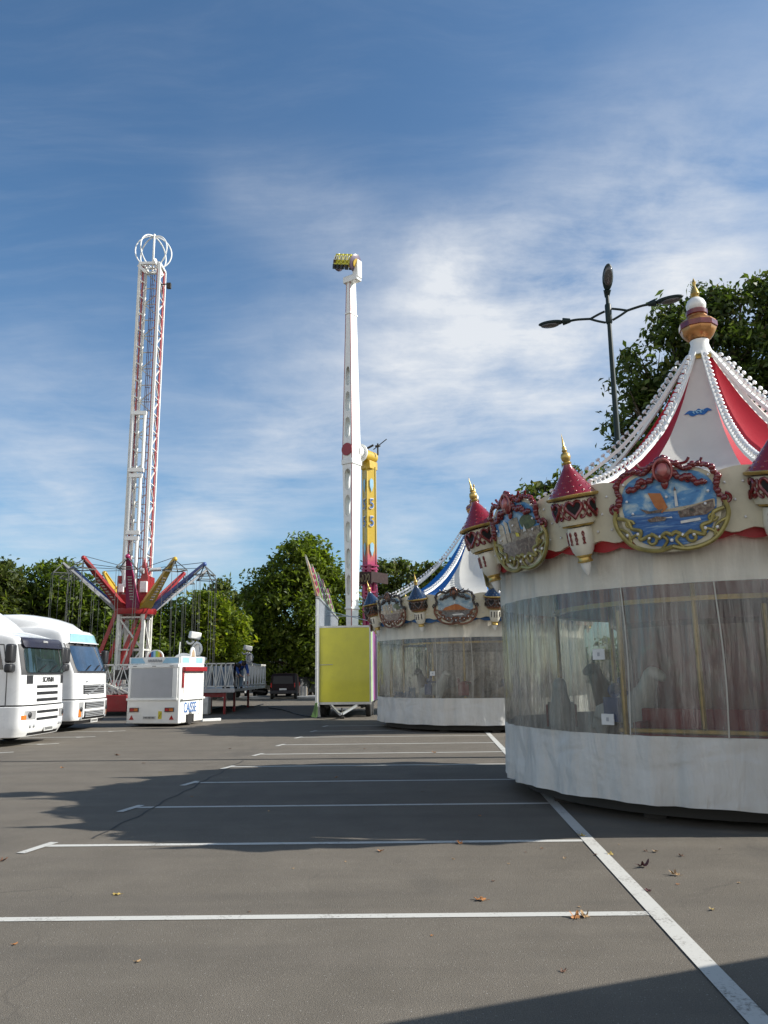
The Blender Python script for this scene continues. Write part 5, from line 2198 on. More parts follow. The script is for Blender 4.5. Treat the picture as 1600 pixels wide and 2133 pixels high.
# ------------------------------------------------------------------ lorries
def lorry(spec):
    t = thing('lorry', spec['label'], 'lorry', spec['loc'], spec['rz'], 'white lorries parked side by side')
    ZT = spec['sec']          # (z, front x, half width, bulge)
    NE = spec.get('n', 3.2)
    back = -2.25

    def sec(z):
        if z <= ZT[0][0]:
            return ZT[0][1:]
        for a, b_ in zip(ZT[:-1], ZT[1:]):
            if a[0] <= z <= b_[0]:
                k = (z - a[0]) / (b_[0] - a[0])
                k = k * k * (3 - 2 * k) if spec.get('ease') else k
                return tuple(a[i] + (b_[i] - a[i]) * k for i in (1, 2, 3))
        return ZT[-1][1:]

    def front(y, z, off=0):
        f, w_, B = sec(z)
        q_ = min(1, abs(y) / w_)
        x = f - B + B * (1 - q_ ** NE) ** (1 / NE)
        return Vector((x + off * (1 - .5 * q_ ** 4), y * (1 + off * .3), z))

    def outline(z, grow=0):
        f, w_, B = sec(z)
        pts = [(back, -w_ - grow)]
        for i in range(7):
            pts.append((back + (f - B - back) * (i + 1) / 8, -w_ - grow))
        for i in range(29):
            a = -PI / 2 + PI * i / 28
            y = (w_ + grow) * math.copysign(abs(math.sin(a)) ** (2 / NE), a)
            x = f - B + (B + grow) * abs(math.cos(a)) ** (2 / NE)
            pts.append((x, y))
        for i in range(7):
            pts.append((back + (f - B - back) * (7 - i) / 8, w_ + grow))
        pts.append((back, w_ + grow))
        return [Vector((x, y, z)) for x, y in pts]

    def loft(zs, grow=0, q=None):
        q = q or MB()
        rows = [outline(z, grow) for z in zs]
        n = len(rows[0])
        vs = [p for r_ in rows for p in r_]
        fs = []
        for j in range(len(rows) - 1):
            for i in range(n):
                k = (i + 1) % n
                fs.append((j * n + i, j * n + k, (j + 1) * n + k, (j + 1) * n + i))
        fs.append(tuple(range(n))[::-1])
        fs.append(tuple(range((len(rows) - 1) * n, len(rows) * n)))
        q.add(vs, fs)
        return q

    def patch(y0, y1, z0, z1, off, depth=.05, taper=0, nu=14, nv=5, q=None, round_=0):
        q = q or MB()

        def fn(u, v, s):
            z = z0 + (z1 - z0) * v
            k = 1 - taper * v
            if round_:
                e = abs(2 * v - 1)
                k *= 1 - round_ * max(0, e - .6) ** 2 * 6
            y = (y0 + y1) / 2 + (u - .5) * (y1 - y0) * k
            return front(y, z, off if s == 0 else off - depth)
        return q.slab(fn, nu, nv)
    zs = [spec['cab0'] + (spec['cab1'] - spec['cab0']) * i / 26 for i in range(27)]
    loft(zs).build('cab', M['truckwhite'], t, 40)
    # roof deflector
    q = MB()
    dp = spec['deflector']
    rows = []
    for (x, zb, zt, hw_) in dp:
        rows.append([Vector((x, -hw_, zb)), Vector((x, -hw_ * 1.0, zb + (zt - zb) * .6)), Vector((x, -hw_ * .93, zt - .07)), Vector((x, -hw_ * .7, zt - .01)), Vector((x, 0, zt + .02)), Vector((x, hw_ * .7, zt - .01)),
                     Vector((x, hw_ * .93, zt - .07)), Vector((x, hw_ * 1.0, zb + (zt - zb) * .6)), Vector((x, hw_, zb))])
    vs = [p for r_ in rows for p in r_]
    fs = [(j * 9 + i, j * 9 + i + 1, (j + 1) * 9 + i + 1, (j + 1) * 9 + i) for j in range(len(rows) - 1) for i in range(8)]
    fs += [tuple(range(9)), tuple(range((len(rows) - 1) * 9, len(rows) * 9))[::-1]]
    q.add(vs, fs)
    q.build('roof_deflector', M['truckwhite'], t, 50)
    # bumper
    zs = [spec['bump0'] + (spec['bump1'] - spec['bump0']) * i / 8 for i in range(9)]
    bm_ = loft(zs, .03).build('bumper', M['truckwhite'], t, 40, .015)
    q = MB()
    loft([spec['bump1'] - .02, spec['cab0'] + .03], -.02, q)
    q.build('panel_gap', M['black'], t, 30)
    # windscreen and its dark surround
    wz0, wz1 = spec['wind']
    patch(-1.2, 1.2, wz0 - .04, wz1 + .06, .012, .04, nu=30, nv=8).build('windscreen_surround', M['dark'], t, 40)
    ws = patch(-1.11, 1.11, wz0 + .02, wz1 - .03, .022, .02, nu=30, nv=8, round_=.05).build('windscreen', spec['glass'], t, 40)
    q = MB()
    for y in (-.6, .05, .6):
        a, b_ = front(y, wz0 + .05, .05), front(y + .42, wz0 + .22, .06)
        q.bar(a, b_, .03, .02)
    q.build('wipers', M['dark'], ws, 0)
    vz0, vz1 = spec['visor']
    if spec['kind'] == 0:
        patch(-1.12, 1.12, vz0, vz1, .09, .1, nu=20, nv=4, round_=.03).build('sun_visor', M['visor'], t, 40)
        lettering('visor_lettering', 'SCANIA', .075, M['plate'], t, front(-.15, (vz0 + vz1) / 2 + .03, .105), (0, 1, 0), (-.1, 0, 1), .005)
    else:
        patch(-1.0, 1.02, vz0, vz1, .03, .04, taper=.12, nu=20, nv=4).build('roof_window', M['sunshade'], t, 40)
        q = MB()
        for y in (-.75, -.25, .25, .75):
            q.box(front(y, vz0 - .05, .05), (.08, .14, .05))
        q.build('marker_lamps', M['dark'], t, 30)
        patch(-1.06, 1.06, vz0 - .03, vz0 - .005, .10, .10, nu=16, nv=1).build('visor_lip', M['truckwhite'], t, 40)
    # grille openings
    for (y0, y1, z0, z1, par) in spec['slots']:
        o = patch(y0, y1, z0, z1, .036 if par else .008, .04, nu=12, nv=2).build('grille_slot' if spec['kind'] == 0 else 'grille', M['dark'], bm_ if par else t, 40)
        if spec['kind']:
            q = MB()
            nn = 4
            for i in range(nn):
                z = z0 + (z1 - z0) * (i + .5) / nn
                for k in range(8):
                    ya, yb = y0 + .04 + (y1 - y0 - .08) * k / 8, y0 + .04 + (y1 - y0 - .08) * (k + 1) / 8
                    q.bar(front(ya, z, .055 if par else .02), front(yb, z, .055 if par else .02), .02, .02)
            q.build('grille_bars', M['grey'], o, 0)
    if spec['kind']:
        q = MB()
        (y0, y1, z0, z1, par) = spec['slots'][0]
        for k in range(6):
            f0, f1 = k / 6, (k + 1) / 6
            q.bar(front(y0 + .3 + (y1 - y0 - .5) * f0, z0 + (z1 - z0) * f0, .03), front(y0 + .3 + (y1 - y0 - .5) * f1, z0 + (z1 - z0) * f1, .03), .05, .03)
        q.build('diagonal_bar', M['steel'], t, 0)
        lettering('lettering', 'VOLVO', .08, M['grey'], t, front(-.55, z1 + .1, .012), (-.12, 1, 0), (0, 0, 1), .004)
    else:
        lettering('lettering', 'SCANIA', .19, M['dark'], t, front(.0, 1.66, .02), (0, 1, 0), (0, 0, 1), .006)
        for y in (-.95, .93):
            q = MB()
            patch(y - .12, y + .12, 1.56, 1.78, .012, .03, nu=4, nv=3, q=q)
            q.build('corner_vent', M['dark'], t, 0)
    q = MB()
    for y in (-1.04, 1.04):
        patch(y - .008, y + .008, spec['cab0'] + .02, spec['wind'][0] - .06, .004, .02, nu=1, nv=6, q=q)
    patch(-1.04, 1.04, spec['wind'][0] - .075, spec['wind'][0] - .06, .004, .02, nu=20, nv=1, q=q)
    patch(-1.18, 1.18, spec['visor'][1] + .03, spec['visor'][1] + .045, .004, .02, nu=20, nv=1, q=q)
    q.build('panel_seams', M['grey'], t, 0)
    q = MB()
    patch(-.95, .95, spec['bump0'] + .03, spec['bump0'] + .1, .036, .04, nu=14, nv=1, q=q)
    q.build('air_intake', M['dark'], bm_, 0)
    for y in (-.5, 0, .5):
        q = MB()
        q.box((sec(spec['cab1'])[0] - .25, y, spec['cab1'] + .02), (.12, .2, .07))
        q.build('roof_lamp', M['amber'], t, 30, .02)
    # headlights
    for s in (-1, 1):
        hy0, hy1, hz0, hz1 = spec['head']
        ya, yb = (hy0, hy1) if s > 0 else (-hy1, -hy0)
        h = patch(ya, yb, hz0, hz1, .045, .05, nu=8, nv=3).build('headlight', M['lens'], bm_, 40)
        q = MB()
        yo = (yb - .12, yb) if s > 0 else (ya, ya + .12)
        patch(yo[0], yo[1], hz0, hz0 + (hz1 - hz0) * .5, .052, .02, nu=3, nv=2, q=q)
        q.build('indicator', M['amber'], h, 0)
        q = MB()
        q.ball(front((ya + yb) / 2, (hz0 + hz1) / 2, .03), .085, 12, (.5, 1, 1))
        q.build('reflector_bowl', M['dark'], h, 50)
        for y in ((.72, .88) if spec['kind'] == 0 else (.9,)):
            q = MB()
            q.ball(front(s * y, spec['fog'], .03), .055, 10, (.5, 1, 1))
            q.build('fog_lamp', M['grey'], bm_, 50)
    q = MB()
    pz = spec['plate']
    a = front(.12, pz, .05)
    q.box(a, (.02, .52, .12))
    q.mi = 1
    for i in range(7):
        q.box(a + Vector((.013, -.2 + i * .067, 0)), (.008, .035, .07))
    q.build('number_plate', [M['plate'], M['dark']], bm_, 0)
    # side glass, doors, stickers and mirrors
    w_ = sec(1.9)[1]
    for s in (-1, 1):
        q = MB()
        ys = s * (w_ + .012)
        zA, zB = wz0 + .1, wz1 - .02
        q.prism([(-.62, ys, zA), (-1.45, ys, zA - .02), (-1.45, ys, zB), (-.78, ys, zB)], (0, -s * .03, 0))
        dw = q.build('side_window', M['glassdark'], t, 0)
        q = MB()
        for pts in ([(-.5, 1.0), (-.52, wz0), (-.66, wz1 + .05)], [(-1.52, 1.0), (-1.52, wz1 + .05)], [(-.66, wz1 + .05), (-1.52, wz1 + .05)]):
            for a, b_ in zip(pts[:-1], pts[1:]):
                q.bar((a[0], s * (w_ + .002), a[1]), (b_[0], s * (w_ + .002), b_[1]), .015, .02)
        q.build('door_gaps', M['dark'], t, 0)
        q = MB()
        q.bx(-1.38, -1.22, s * (w_ + .02) - .02, s * (w_ + .02) + .02, 1.72, 1.77)
        q.build('door_handle', M['dark'], t, 0)
        q = MB()
        q.box((-.82, s * (w_ + .004), 1.38), (.24, .012, .32))
        q.mi = 1
        q.box((-.82, s * (w_ + .011), 1.49), (.24, .006, .09))
        q.mi = 2
        q.bar((-.9, s * (w_ + .013), 1.26), (-.74, s * (w_ + .013), 1.42), .05, .005)
        q.build('blind_spot_sticker', [M['sticker'], M['red'], M['dark']], t, 0)
        q = MB()
        for z0, z1 in ((wz0 + .02, wz0 + .24), (wz0 + .26, wz0 + .74)):
            q.box((-.34, s * (w_ + .24), (z0 + z1) / 2), (.20, .27, z1 - z0))
        mi_ = q.build('mirror', M['dark'], t, 40, .06, seg=3)
        q = MB()
        for z in (wz0 + .05, wz0 + .62):
            q.tube([(-.5, s * w_, z), (-.42, s * (w_ + .14), z)], .03, 6)
        q.build('mirror_arm', M['dark'], mi_, 40)
        q = MB()
        q.bx(-1.95, -.65, s * w_ - (.03 if s > 0 else -.005) - .0, s * w_ + (.005 if s > 0 else .03) - .0, .32, .9)
        q.build('step_panel', M['shutter'] if spec['kind'] == 0 else M['dark'], t, 30, .02)
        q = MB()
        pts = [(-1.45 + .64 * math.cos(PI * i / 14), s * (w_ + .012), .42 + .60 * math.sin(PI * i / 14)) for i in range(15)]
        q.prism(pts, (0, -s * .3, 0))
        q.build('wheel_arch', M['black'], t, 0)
        add_wheel(t, -1.45, s * (w_ - .2), .5, .3)
    q = MB()
    q.bx(-7, -.3, -.45, -.3, .75, 1.0)
    q.bx(-7, -.3, .3, .45, .75, 1.0)
    q.bx(-.9, -.1, -1.0, 1.0, .35, .8)
    q.build('chassis', M['chassis'], t, 0)
    for x in (-4.9,):
        for s in (-1, 1):
            add_wheel(t, x, s * (w_ - .3), .5, .5)
    q = MB()
    q.tube([(-3.6, -.85, .7), (-2.5, -.85, .7)], .33, 20)
    q.build('fuel_tank', M['steel'], t, 40)
    q = MB()
    q.box((-4.9, 0, 1.08), (1.0, .9, .1))
    q.build('fifth_wheel', M['chassis'], t, 30, .02)
    if spec['kind']:
        patch(-1.24, 1.24, .24, .36, .02, .2, nu=16, nv=2).build('under_bumper', M['dark'], t, 40)
    return t


lorry(dict(kind=0, label='white lorry with dark visor and SCANIA grille, nearest at the left edge', loc=(-9.18, 22.0, 0), rz=R(-2), glass=M['windscreen'], n=4.2,
           sec=[(.2, -.12, 1.2, .42), (.45, .02, 1.24, .42), (1.0, .02, 1.24, .42), (1.85, -.02, 1.25, .40), (2.5, -.14, 1.24, .40), (2.74, -.2, 1.23, .42), (2.9, -.75, 1.18, .5), (3.0, -1.15, 1.14, .5), (3.06, -1.6, 1.1, .5)],
           cab0=1.03, cab1=3.05, bump0=.22, bump1=.99, wind=(1.83, 2.52), visor=(2.5, 2.76),
           deflector=[(-1.15, 2.85, 3.02, .9), (-1.5, 2.85, 3.3, 1.0), (-1.9, 2.85, 3.55, 1.08), (-2.25, 2.85, 3.68, 1.12), (-2.7, 2.85, 3.72, 1.14)],
           slots=[(-.62, .62, 1.44, 1.52, 0), (-.62, .62, 1.27, 1.35, 0), (-.62, .62, 1.10, 1.18, 0), (-.62, .62, .80, .87, 1), (-.62, .62, .62, .69, 1)],
           head=(.68, 1.18, .66, .88), fog=.50, plate=.38))
lorry(dict(kind=1, label='white lorry with pale blue roof window and diagonal grille bar, second from the left edge', loc=(-9.75, 27.1, 0), rz=R(-4), glass=M['windscreen2'], n=4.4,
           sec=[(.2, -.1, 1.2, .36), (.45, .02, 1.25, .36), (1.0, .02, 1.25, .36), (1.85, -.04, 1.25, .36), (2.8, -.42, 1.22, .38), (3.12, -.52, 1.2, .42), (3.24, -.68, 1.17, .5), (3.32, -1.1, 1.12, .5)],
           cab0=1.02, cab1=3.31, bump0=.34, bump1=.98, wind=(1.88, 2.74), visor=(2.84, 3.12),
           deflector=[(-.9, 3.2, 3.34, .8), (-1.2, 3.2, 3.52, .95), (-1.7, 3.2, 3.68, 1.05), (-2.3, 3.2, 3.78, 1.12), (-2.9, 3.2, 3.78, 1.14)],
           slots=[(-.80, .80, 1.16, 1.46, 0), (-.74, .74, .70, .91, 1), (-.74, .74, .43, .63, 1)],
           head=(.82, 1.06, .46, .92), fog=.42, plate=.30))


# ------------------------------------------------------------------ people leaning over the railing
def person(label, loc, rz, jacket, lean):
    t = thing('person', label, 'person', loc, rz)
    # standing with straight legs, bent forward at the hips; +x is the way they face
    hz = .92
    l = lean
    ch = Vector((.42 * math.sin(l), 0, hz + .42 * math.cos(l)))
    nk = ch + Vector((.16 * math.sin(l + .15), 0, .16 * math.cos(l + .15)))
    hd_ = nk + Vector((.16 * math.sin(l + .3), 0, .16 * math.cos(l + .3)))
    V = [Vector((0, 0, hz)), ch, nk, hd_]
    r = [(.14, .12), (.155, .12), (.055, .055), (.095, .10)]
    E = [(0, 1), (1, 2), (2, 3)]
    for s in (-1, 1):
        b0 = len(V)
        V += [Vector((0, s * .11, hz - .08)), Vector((.03, s * .12, .48)), Vector((-.02, s * .12, .08)), Vector((.14, s * .13, .04))]
        r += [.10, .065, .045, .04]
        E += [(0, b0), (b0, b0 + 1), (b0 + 1, b0 + 2), (b0 + 2, b0 + 3)]
        b1 = len(V)
        V += [ch + Vector((0, s * .2, -.02)), ch + Vector((.12, s * .25, -.27)), ch + Vector((.28, s * .2, -.42)), ch + Vector((.36, s * .19, -.46))]
        r += [.06, .045, .032, .035]
        E += [(1, b1), (b1, b1 + 1), (b1 + 1, b1 + 2), (b1 + 2, b1 + 3)]
        for f in range(5):
            b2 = len(V)
            off = Vector((.06 if f else .0, (f - 2.5) * .02 if f else -s * .05, -.02 if f else .0))
            V += [V[b1 + 3] + off, V[b1 + 3] + off * 1.7 + Vector((0, 0, -.02))]
            r += [.010, .008]
            E += [(b1 + 3, b2), (b2, b2 + 1)]
    skinned('body', V, E, r, M['skin'], t, 1)
    q = MB()
    for s in (-1, 1):
        q.tube([(0, s * .09, hz + .02), (.02, s * .115, .7), (.03, s * .12, .48), (0, s * .12, .28), (-.02, s * .12, .09)], [.135, .115, .09, .08, .078], 12)
    q.build('jeans', M['jeans'], t, 60)
    q = MB()
    up_ = (ch - V[0])
    q.tube([V[0] - up_ * .12, V[0] + up_ * .3, V[0] + up_ * .75, ch + up_ * .12, nk - (nk - ch) * .2], [.17, .17, .19, .16, .075], 14)
    for s in (-1, 1):
        q.tube([ch + Vector((0, s * .13, .0)), ch + Vector((0, s * .2, -.02)), ch + Vector((.12, s * .25, -.27)), ch + Vector((.27, s * .2, -.41))], [.1, .085, .065, .052], 10)
    q.build('jacket', jacket, t, 60)
    q = MB()
    q.ball(hd_ + Vector((-.02, 0, .03)), .125, 14, (1, .9, .95))
    q.build('hair', M['hair'], t, 60)
    q = MB()
    d = Vector((math.sin(l + 1.5), 0, math.cos(l + 1.5)))
    fc = hd_ + d * .10
    q.ball(fc + d * .02, .02, 8)
    for s in (-1, 1):
        q.ball(fc + Vector((0, s * .035, .03)), .012, 6)
    q.build('face', M['skin'], t, 60)
    q = MB()
    for s in (-1, 1):
        q.ball((.06, s * .125, .045), .07, 10, (1.9, .75, .65))
    q.build('shoes', M['dark'], t, 60)
    return t


pd = at(466, 1437, 36.6)
person('person in a dark jacket and light jeans bending over the far railing', (pd.x, 36.9, 1.1), R(-25), M['darkjacket'], R(78))
pd = at(492, 1437, 36.6)
person('person in a blue jacket and light jeans bending over the far railing', (pd.x, 37.1, 1.1), R(-60), M['bluejacket'], R(70))


# ------------------------------------------------------------------ vehicles and bits in the shade at the back
def car(name, label, cat, loc, rz, L, W, Hh, body, van=False):
    t = thing(name, label, cat, loc, rz, 'vehicles parked at the back of the fairground')
    q = MB()
    if van:
        side = [(-L / 2, .35), (L / 2 - .1, .35), (L / 2, .6), (L / 2 - .15, 1.0), (L / 2 - .9, 1.25), (L / 2 - 1.5, Hh - .15), (L / 2 - 1.8, Hh), (-L / 2 + .05, Hh), (-L / 2, Hh - .1)]
    else:
        side = [(-L / 2, .35), (L / 2 - .1, .3), (L / 2, .6), (L / 2 - .2, .85), (L / 2 - 1.2, .98), (L / 2 - 1.9, Hh - .05), (L / 2 - 2.4, Hh), (-L / 2 + .5, Hh - .04), (-L / 2 + .2, Hh - .12), (-L / 2, 1.0)]
    rows = [(-W / 2, .94), (-W / 2 + .06, 1), (0, 1.01), (W / 2 - .06, 1), (W / 2, .94)]
    vs, n = [], len(side)
    for y, k in rows:
        for x, z in side:
            vs.append((x * (k if abs(y) > W / 2 - .1 else 1), y * (1 - .10 * max(0, z - 1) / Hh), .3 + (z - .3) * k))
    fs = [(j * n + i, j * n + (i + 1) % n, (j + 1) * n + (i + 1) % n, (j + 1) * n + i) for j in range(4) for i in range(n)]
    fs += [tuple(range(n))[::-1], tuple(range(4 * n, 5 * n))]
    q.add(vs, fs)
    q.build('body', body, t, 40, .04)
    q = MB()
    zb = 1.05 if not van else 1.3
    q.prism([(-L / 2 - .012 + (.0 if van else .0), y * W / 2 * .8, z) for y, z in ((-1, zb), (1, zb), (.9, Hh - .18), (-.9, Hh - .18))], (.03, 0, 0))
    q.build('rear_window', M['dark'], t, 0)  # dull dark pane in place of glass, keeping it as dark as its shade
    q = MB()
    for s in (-1, 1):
        q.prism([(L / 2 - 1.5, s * (W / 2 * .965 + .012), zb), (-L / 2 + .5, s * (W / 2 * .965 + .012), zb), (-L / 2 + .6, s * (W / 2 * .93 + .012), Hh - .2), (L / 2 - 2.0, s * (W / 2 * .93 + .012), Hh - .2)], (0, -s * .03, 0))
    q.build('side_windows', M['glassdark'], t, 0)
    for s in (-1, 1):
        q = MB()
        q.box((-L / 2 - .005, s * W * .45, .95), (.05, .08, .3))
        q.build('tail_light', M['redlens'], t, 30)
        for x in (-L / 2 + .8, L / 2 - .85):
            add_wheel(t, x, s * (W / 2 - .08), .32, .2)
    q = MB()
    q.box((-L / 2 - .02, 0, .68), (.02, .5, .12))
    q.build('number_plate', M['plate'], t, 0)
    q = MB()
    q.box((-L / 2 - .03, 0, .48), (.12, W * .95, .22))
    q.build('rear_bumper', M['dark'], t, 30, .03)
    return t


c0 = at(586, 1450, 56)
car('parked_car', 'dark red estate car seen from behind under the chestnut tree', 'car', (c0.x, 58.4, 0), R(92), 4.3, 1.8, 1.75, M['carwine'])
c0 = at(487, 1420, 60)
car('white_van', 'white van half hidden behind the railing and the two people', 'van', (c0.x, 62.5, 0), R(88), 4.8, 1.9, 2.75, M['truckwhite'], True)


def flatbed():
    c = gp(535, 1447)
    t = thing('flatbed_trailer', 'dark low flatbed trailer with black wheels in the shade beyond the railing', 'trailer', (c.x, 57.2, 0), 0, 'vehicles parked at the back of the fairground')
    q = MB()
    q.bx(-1.7, 1.6, -.9, .9, .72, .86)
    q.build('deck', M['chassis'], t, 30)
    q = MB()
    q.bx(-1.6, .2, -.7, .7, .86, 1.5)
    q.bx(.3, 1.4, -.6, .6, .86, 1.25)
    q.build('covered_load', M['dark'], t, 30, .1)
    for s in (-1, 1):
        for x in (-.9, .3):
            add_wheel(t, x, s * .78, .36, .2)
    q = MB()
    q.bar((1.6, 0, .6), (2.6, 0, .5), .1)
    q.build('tow_bar', M['chassis'], t, 0)


flatbed()
c0 = at(636, 1436, 61)
car('parked_car', 'black car mostly hidden behind the slatted crate and the facade post', 'car', (c0.x, 62.5, 0), R(60), 4.2, 1.75, 1.5, M['dark'])


def caravan():
    c = at(550, 1420, 64)
    t = thing('caravan', 'cream roofed caravan parked in the shade left of the dark car', 'caravan', (c.x, 64.5, 0), 0, 'vehicles parked at the back of the fairground')
    q = MB()
    q.prism([(x, -1.1, z) for x, z in ((-2.4, .6), (2.2, .6), (2.4, 1.2), (2.2, 2.45), (-2.3, 2.45), (-2.45, 1.6))], (0, 2.2, 0))
    q.build('body', M['offwhite'], t, 30, .06)
    q = MB()
    q.bx(-2.5, 2.4, -1.16, 1.16, 2.46, 2.58)
    q.build('roof', M['cream'], t, 30, .04)
    for x0, x1 in ((-1.9, -.6), (.6, 1.7)):
        q = MB()
        q.bx(x0, x1, -1.13, -1.105, 1.35, 2.05)
        q.build('window', M['glassdark'], t, 30, .02)
    q = MB()
    q.bx(-.4, .25, -1.125, -1.103, .65, 2.15)
    q.build('door', M['white'], t, 30)
    for s in (-1, 1):
        add_wheel(t, -.2, s * .95, .33, .2)
    q = MB()
    q.bar((2.3, -.5, .55), (3.4, 0, .5), .08)
    q.bar((2.3, .5, .55), (3.4, 0, .5), .08)
    q.build('tow_bar', M['steel'], t, 0)


caravan()


def house():
    c = at(560, 1390, 100)
    t = thing('house', 'pale green rendered house glimpsed under the trees', 'house', (c.x, 101, 0), 0)
    q = MB()
    q.bx(-3.6, 3.6, 0, 6, 0, 3.6)
    q.build('wall', M['render_wall'], t, 30)
    q = MB()
    q.prism([(-3.9, -.3, 3.6), (-3.9, 6.3, 3.6), (-3.9, 3, 5.2)], (7.8, 0, 0))
    q.build('roof', M['tile'], t, 0)
    for x in (-2, 1.6):
        q = MB()
        q.bx(x - .5, x + .5, -.05, .003, 1.6, 2.8)
        q.build('window', M['glassdark'], t, 0)


house()


def cable(name, label, pts, m, r=.022):
    q = MB()
    q.tube(smooth_path([(p.x, p.y, r) for p in pts], 8), r, 6)
    tag(q.build(name, m, None, 60), label, 'cable')


cable('power_cable', 'black power cable lying on the shaded ground in front of the red platform legs', [gp(440, 1478), gp(462, 1474), gp(485, 1475), gp(505, 1471), gp(528, 1473), gp(548, 1468)], M['dark'], .035)
cable('power_cable', 'black cable running out from under the yellow trailer tow bar', [gp(660, 1490), gp(645, 1494), gp(620, 1489), gp(590, 1480), gp(560, 1476)], M['dark'], .03)


def crate():
    p_ = gp(630, 1453)
    t = thing('slatted_crate', 'upright slatted wooden crate to the left of the yellow trailer post', 'crate', (p_.x, p_.y, 0))
    for i in range(6):
        q = MB()
        q.bx(-.36 + i * .12, -.28 + i * .12, -.03, .03, 0, .82)
        q.build('slat', M['offwhite'] if i % 2 else M['grey'], t, 0)
    q = MB()
    for z in (.12, .7):
        q.bx(-.36, .32, .03, .07, z, z + .07)
    q.build('crossbar', M['wood'], t, 0)
    q = MB()
    q.bx(-.36, .32, .07, .5, .02, .7)
    q.build('box', M['wood'], t, 0)


crate()


# ------------------------------------------------------------------ the stall that stands just outside the picture on the right
def stall():
    A_, u = Vector((4.67, 4.44, 0)), Vector((.935, .354, 0)).normalized()
    n = Vector((u.y, -u.x, 0))
    t = thing('market_stall', 'closed white fairground stall whose roof shades the near right corner', 'stall', A_ - u * 1.5, math.atan2(u.y, u.x))
    q = MB()
    q.bx(0, 7, -2.4, -.15, .25, 2.9)
    q.build('body', M['white'], t, 30, .03)
    q = MB()
    q.bx(-.1, 7.1, -2.5, 0, 2.903, 3.0)
    q.build('roof', M['offwhite'], t, 30)
    q = MB()
    q.bx(.3, 6.7, -.16, -.13, 1.1, 2.7)
    q.build('shutter', M['shutter'], t, 0)
    for x in (1, 6):
        q = MB()
        q.bx(x - .1, x + .1, -1.9, -.6, 0, .25)
        q.build('leg', M['chassis'], t, 0)


stall()


# ------------------------------------------------------------------ fallen leaves
def leaf_mesh(seed, curl_):
    rg_ = random.Random(seed)
    lob = []
    for i in range(5):
        a = R(-130 + 65 * i) + PI / 2
        L = (.62, .88, 1.0, .88, .62)[i]
        lob.append((a - .34, .55 * L))
        lob.append((a - .17, .84 * L))
        lob.append((a, L))
        lob.append((a + .17, .84 * L))
        lob.append((a + .34, .55 * L))
    pts = [Vector((r * math.cos(a), r * math.sin(a), 0)) for a, r in lob]
    q = MB()
    ring1 = [p * .5 for p in pts]

    def bend(p):
        z = curl_ * (p.x ** 2 * .9 + max(0, p.y) ** 2 * .5) + .06 * math.sin(p.x * 9 + seed) + .05 * math.cos(p.y * 8)
        return Vector((p.x * (1 - .25 * curl_ * abs(p.x)), p.y, z + .07))
    n = len(pts)
    vs = [bend(Vector((0, 0, 0)))] + [bend(p) for p in ring1] + [bend(p) for p in pts]
    fs = [(0, 1 + i, 1 + (i + 1) % n) for i in range(n)]
    fs += [(1 + i, 1 + n + i, 1 + n + (i + 1) % n, 1 + (i + 1) % n) for i in range(n)]
    q.add(vs, fs)
    q.tube([bend(Vector((0, 0, 0))), Vector((.03, -.5, .05)), Vector((.12, -.95, .16))], [.03, .025, .02], 5)
    return q


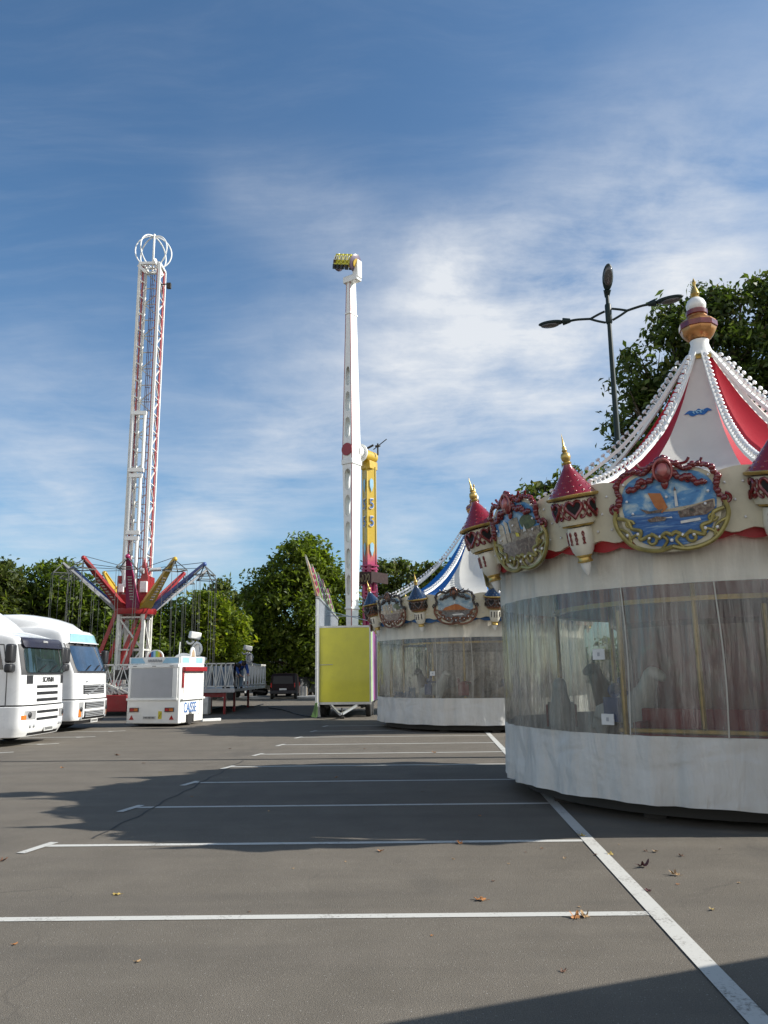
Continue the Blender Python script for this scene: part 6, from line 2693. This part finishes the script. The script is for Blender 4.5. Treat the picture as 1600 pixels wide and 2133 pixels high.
LC = dict(
    tan=mat('tan dead leaf', (.42, .27, .13), .7, var=.35, scale=14),
    orange=mat('orange dead leaf', (.40, .17, .05), .7, var=.35, scale=14),
    brown=mat('brown dead leaf', (.14, .07, .04), .7, var=.4, scale=14),
    maroon=mat('maroon dead leaf', (.09, .025, .025), .6, var=.4, scale=14),
    yellow=mat('yellow dead leaf', (.5, .36, .1), .7, var=.3, scale=14),
)
LG = 'dead leaves blown across the asphalt'
BIG = [
    (1340, 1806, .085, 'maroon', 1.1, 'large curled maroon leaf right of the white line, casting a long shadow'),
    (1408, 1824, .065, 'tan', .9, 'pale tan curled leaf lying right of the maroon leaf'),
    (1350, 1857, .05, 'maroon', .4, 'flat dark leaf touching the right edge of the white line'),
    (1366, 1775, .05, 'tan', .8, 'tan leaf beyond the maroon leaf, largest of the far pair'),
    (1346, 1774, .03, 'brown', .6, 'small brown leaf just left of the far tan leaf'),
    (1200, 1913, .075, 'orange', .7, 'orange leaf on the nearest bay line, left of a touching pair'),
    (1219, 1911, .06, 'tan', .9, 'tan leaf on the nearest bay line, right of a touching pair'),
    (1003, 1876, .07, 'orange', .35, 'flat faded orange leaf between the two nearest bay lines'),
    (1272, 1781, .06, 'yellow', .5, 'yellow-brown leaf lying on the long diagonal white line'),
    (1213, 1743, .06, 'yellow', .7, 'yellow leaf at the corner where two white lines meet by the shadow'),
    (958, 1758, .06, 'orange', .8, 'orange leaf on the second bay line near the shadow edge'),
    (793, 1774, .055, 'orange', .7, 'orange leaf just below the second bay line near the picture centre'),
    (1420, 1784, .04, 'brown', .6, 'brown leaf on bare asphalt at the right, farthest from the white line'),
    (1485, 1896, .035, 'yellow', .8, 'small pale yellow leaf near the right edge of the picture'),
    (1174, 2025, .035, 'brown', .5, 'small brown leaf just above the dark shadow in the near corner'),
    (245, 1864, .05, 'yellow', .1, 'thin yellow leaf stalk lying alone at the left foreground'),
    (286, 2004, .03, 'tan', .3, 'small tan leaf alone in the left foreground below the nearest line'),
    (4, 1794, .06, 'brown', .6, 'brown leaf cut by the left edge of the picture'),
    (245, 1574, .08, 'brown', .8, 'brown leaf on the sunlit asphalt before the ticket trailer'),
    (905, 1568, .07, 'orange', .6, 'orange leaf on a distant bay line before the blue carousel'),
]
LMESH = [leaf_mesh(s, c).mesh('dead_leaf', LC['tan'], 0) for s, c in ((1, .5), (2, .9), (3, .25), (4, 1.1))]
rl = random.Random(9)


def put_leaf(px_x, px_y, size, col, cu, label, rot=None):
    q = gp(px_x, px_y)
    me = leaf_mesh(rl.randint(0, 99), cu).mesh('dead_leaf', LC[col], 0)
    me.transform(Matrix.Scale(size, 4))
    o = put('dead_leaf', me, None, (q.x, q.y, .004), rl.uniform(0, 6.28))
    tag(o, label, 'leaf', LG)


for a in BIG:
    put_leaf(*a)
for (x, y, s) in ((1240, 1782, .03), (1176, 1789, .025), (1028, 1836, .025), (945, 1791, .02), (1413, 1843, .025), (1207, 1890, .02), (1130, 1768, .025), (1095, 1776, .02), (30, 1968, .03), (610, 1810, .02),
                  (720, 1796, .02), (1060, 1800, .02), (560, 1690, .03), (880, 1650, .03), (1000, 1700, .03), (400, 1660, .03), (700, 1620, .04), (300, 1590, .05), (480, 1560, .05), (760, 1560, .05),
                  (130, 1600, .05), (1290, 1760, .02), (1540, 1840, .025), (1500, 1770, .02), (900, 1950, .018), (520, 1900, .018)):
    put_leaf(x, y, s, rl.choice(('tan', 'brown', 'orange')), rl.uniform(.2, .9), 'tiny dry leaf scrap among the others scattered on the asphalt')
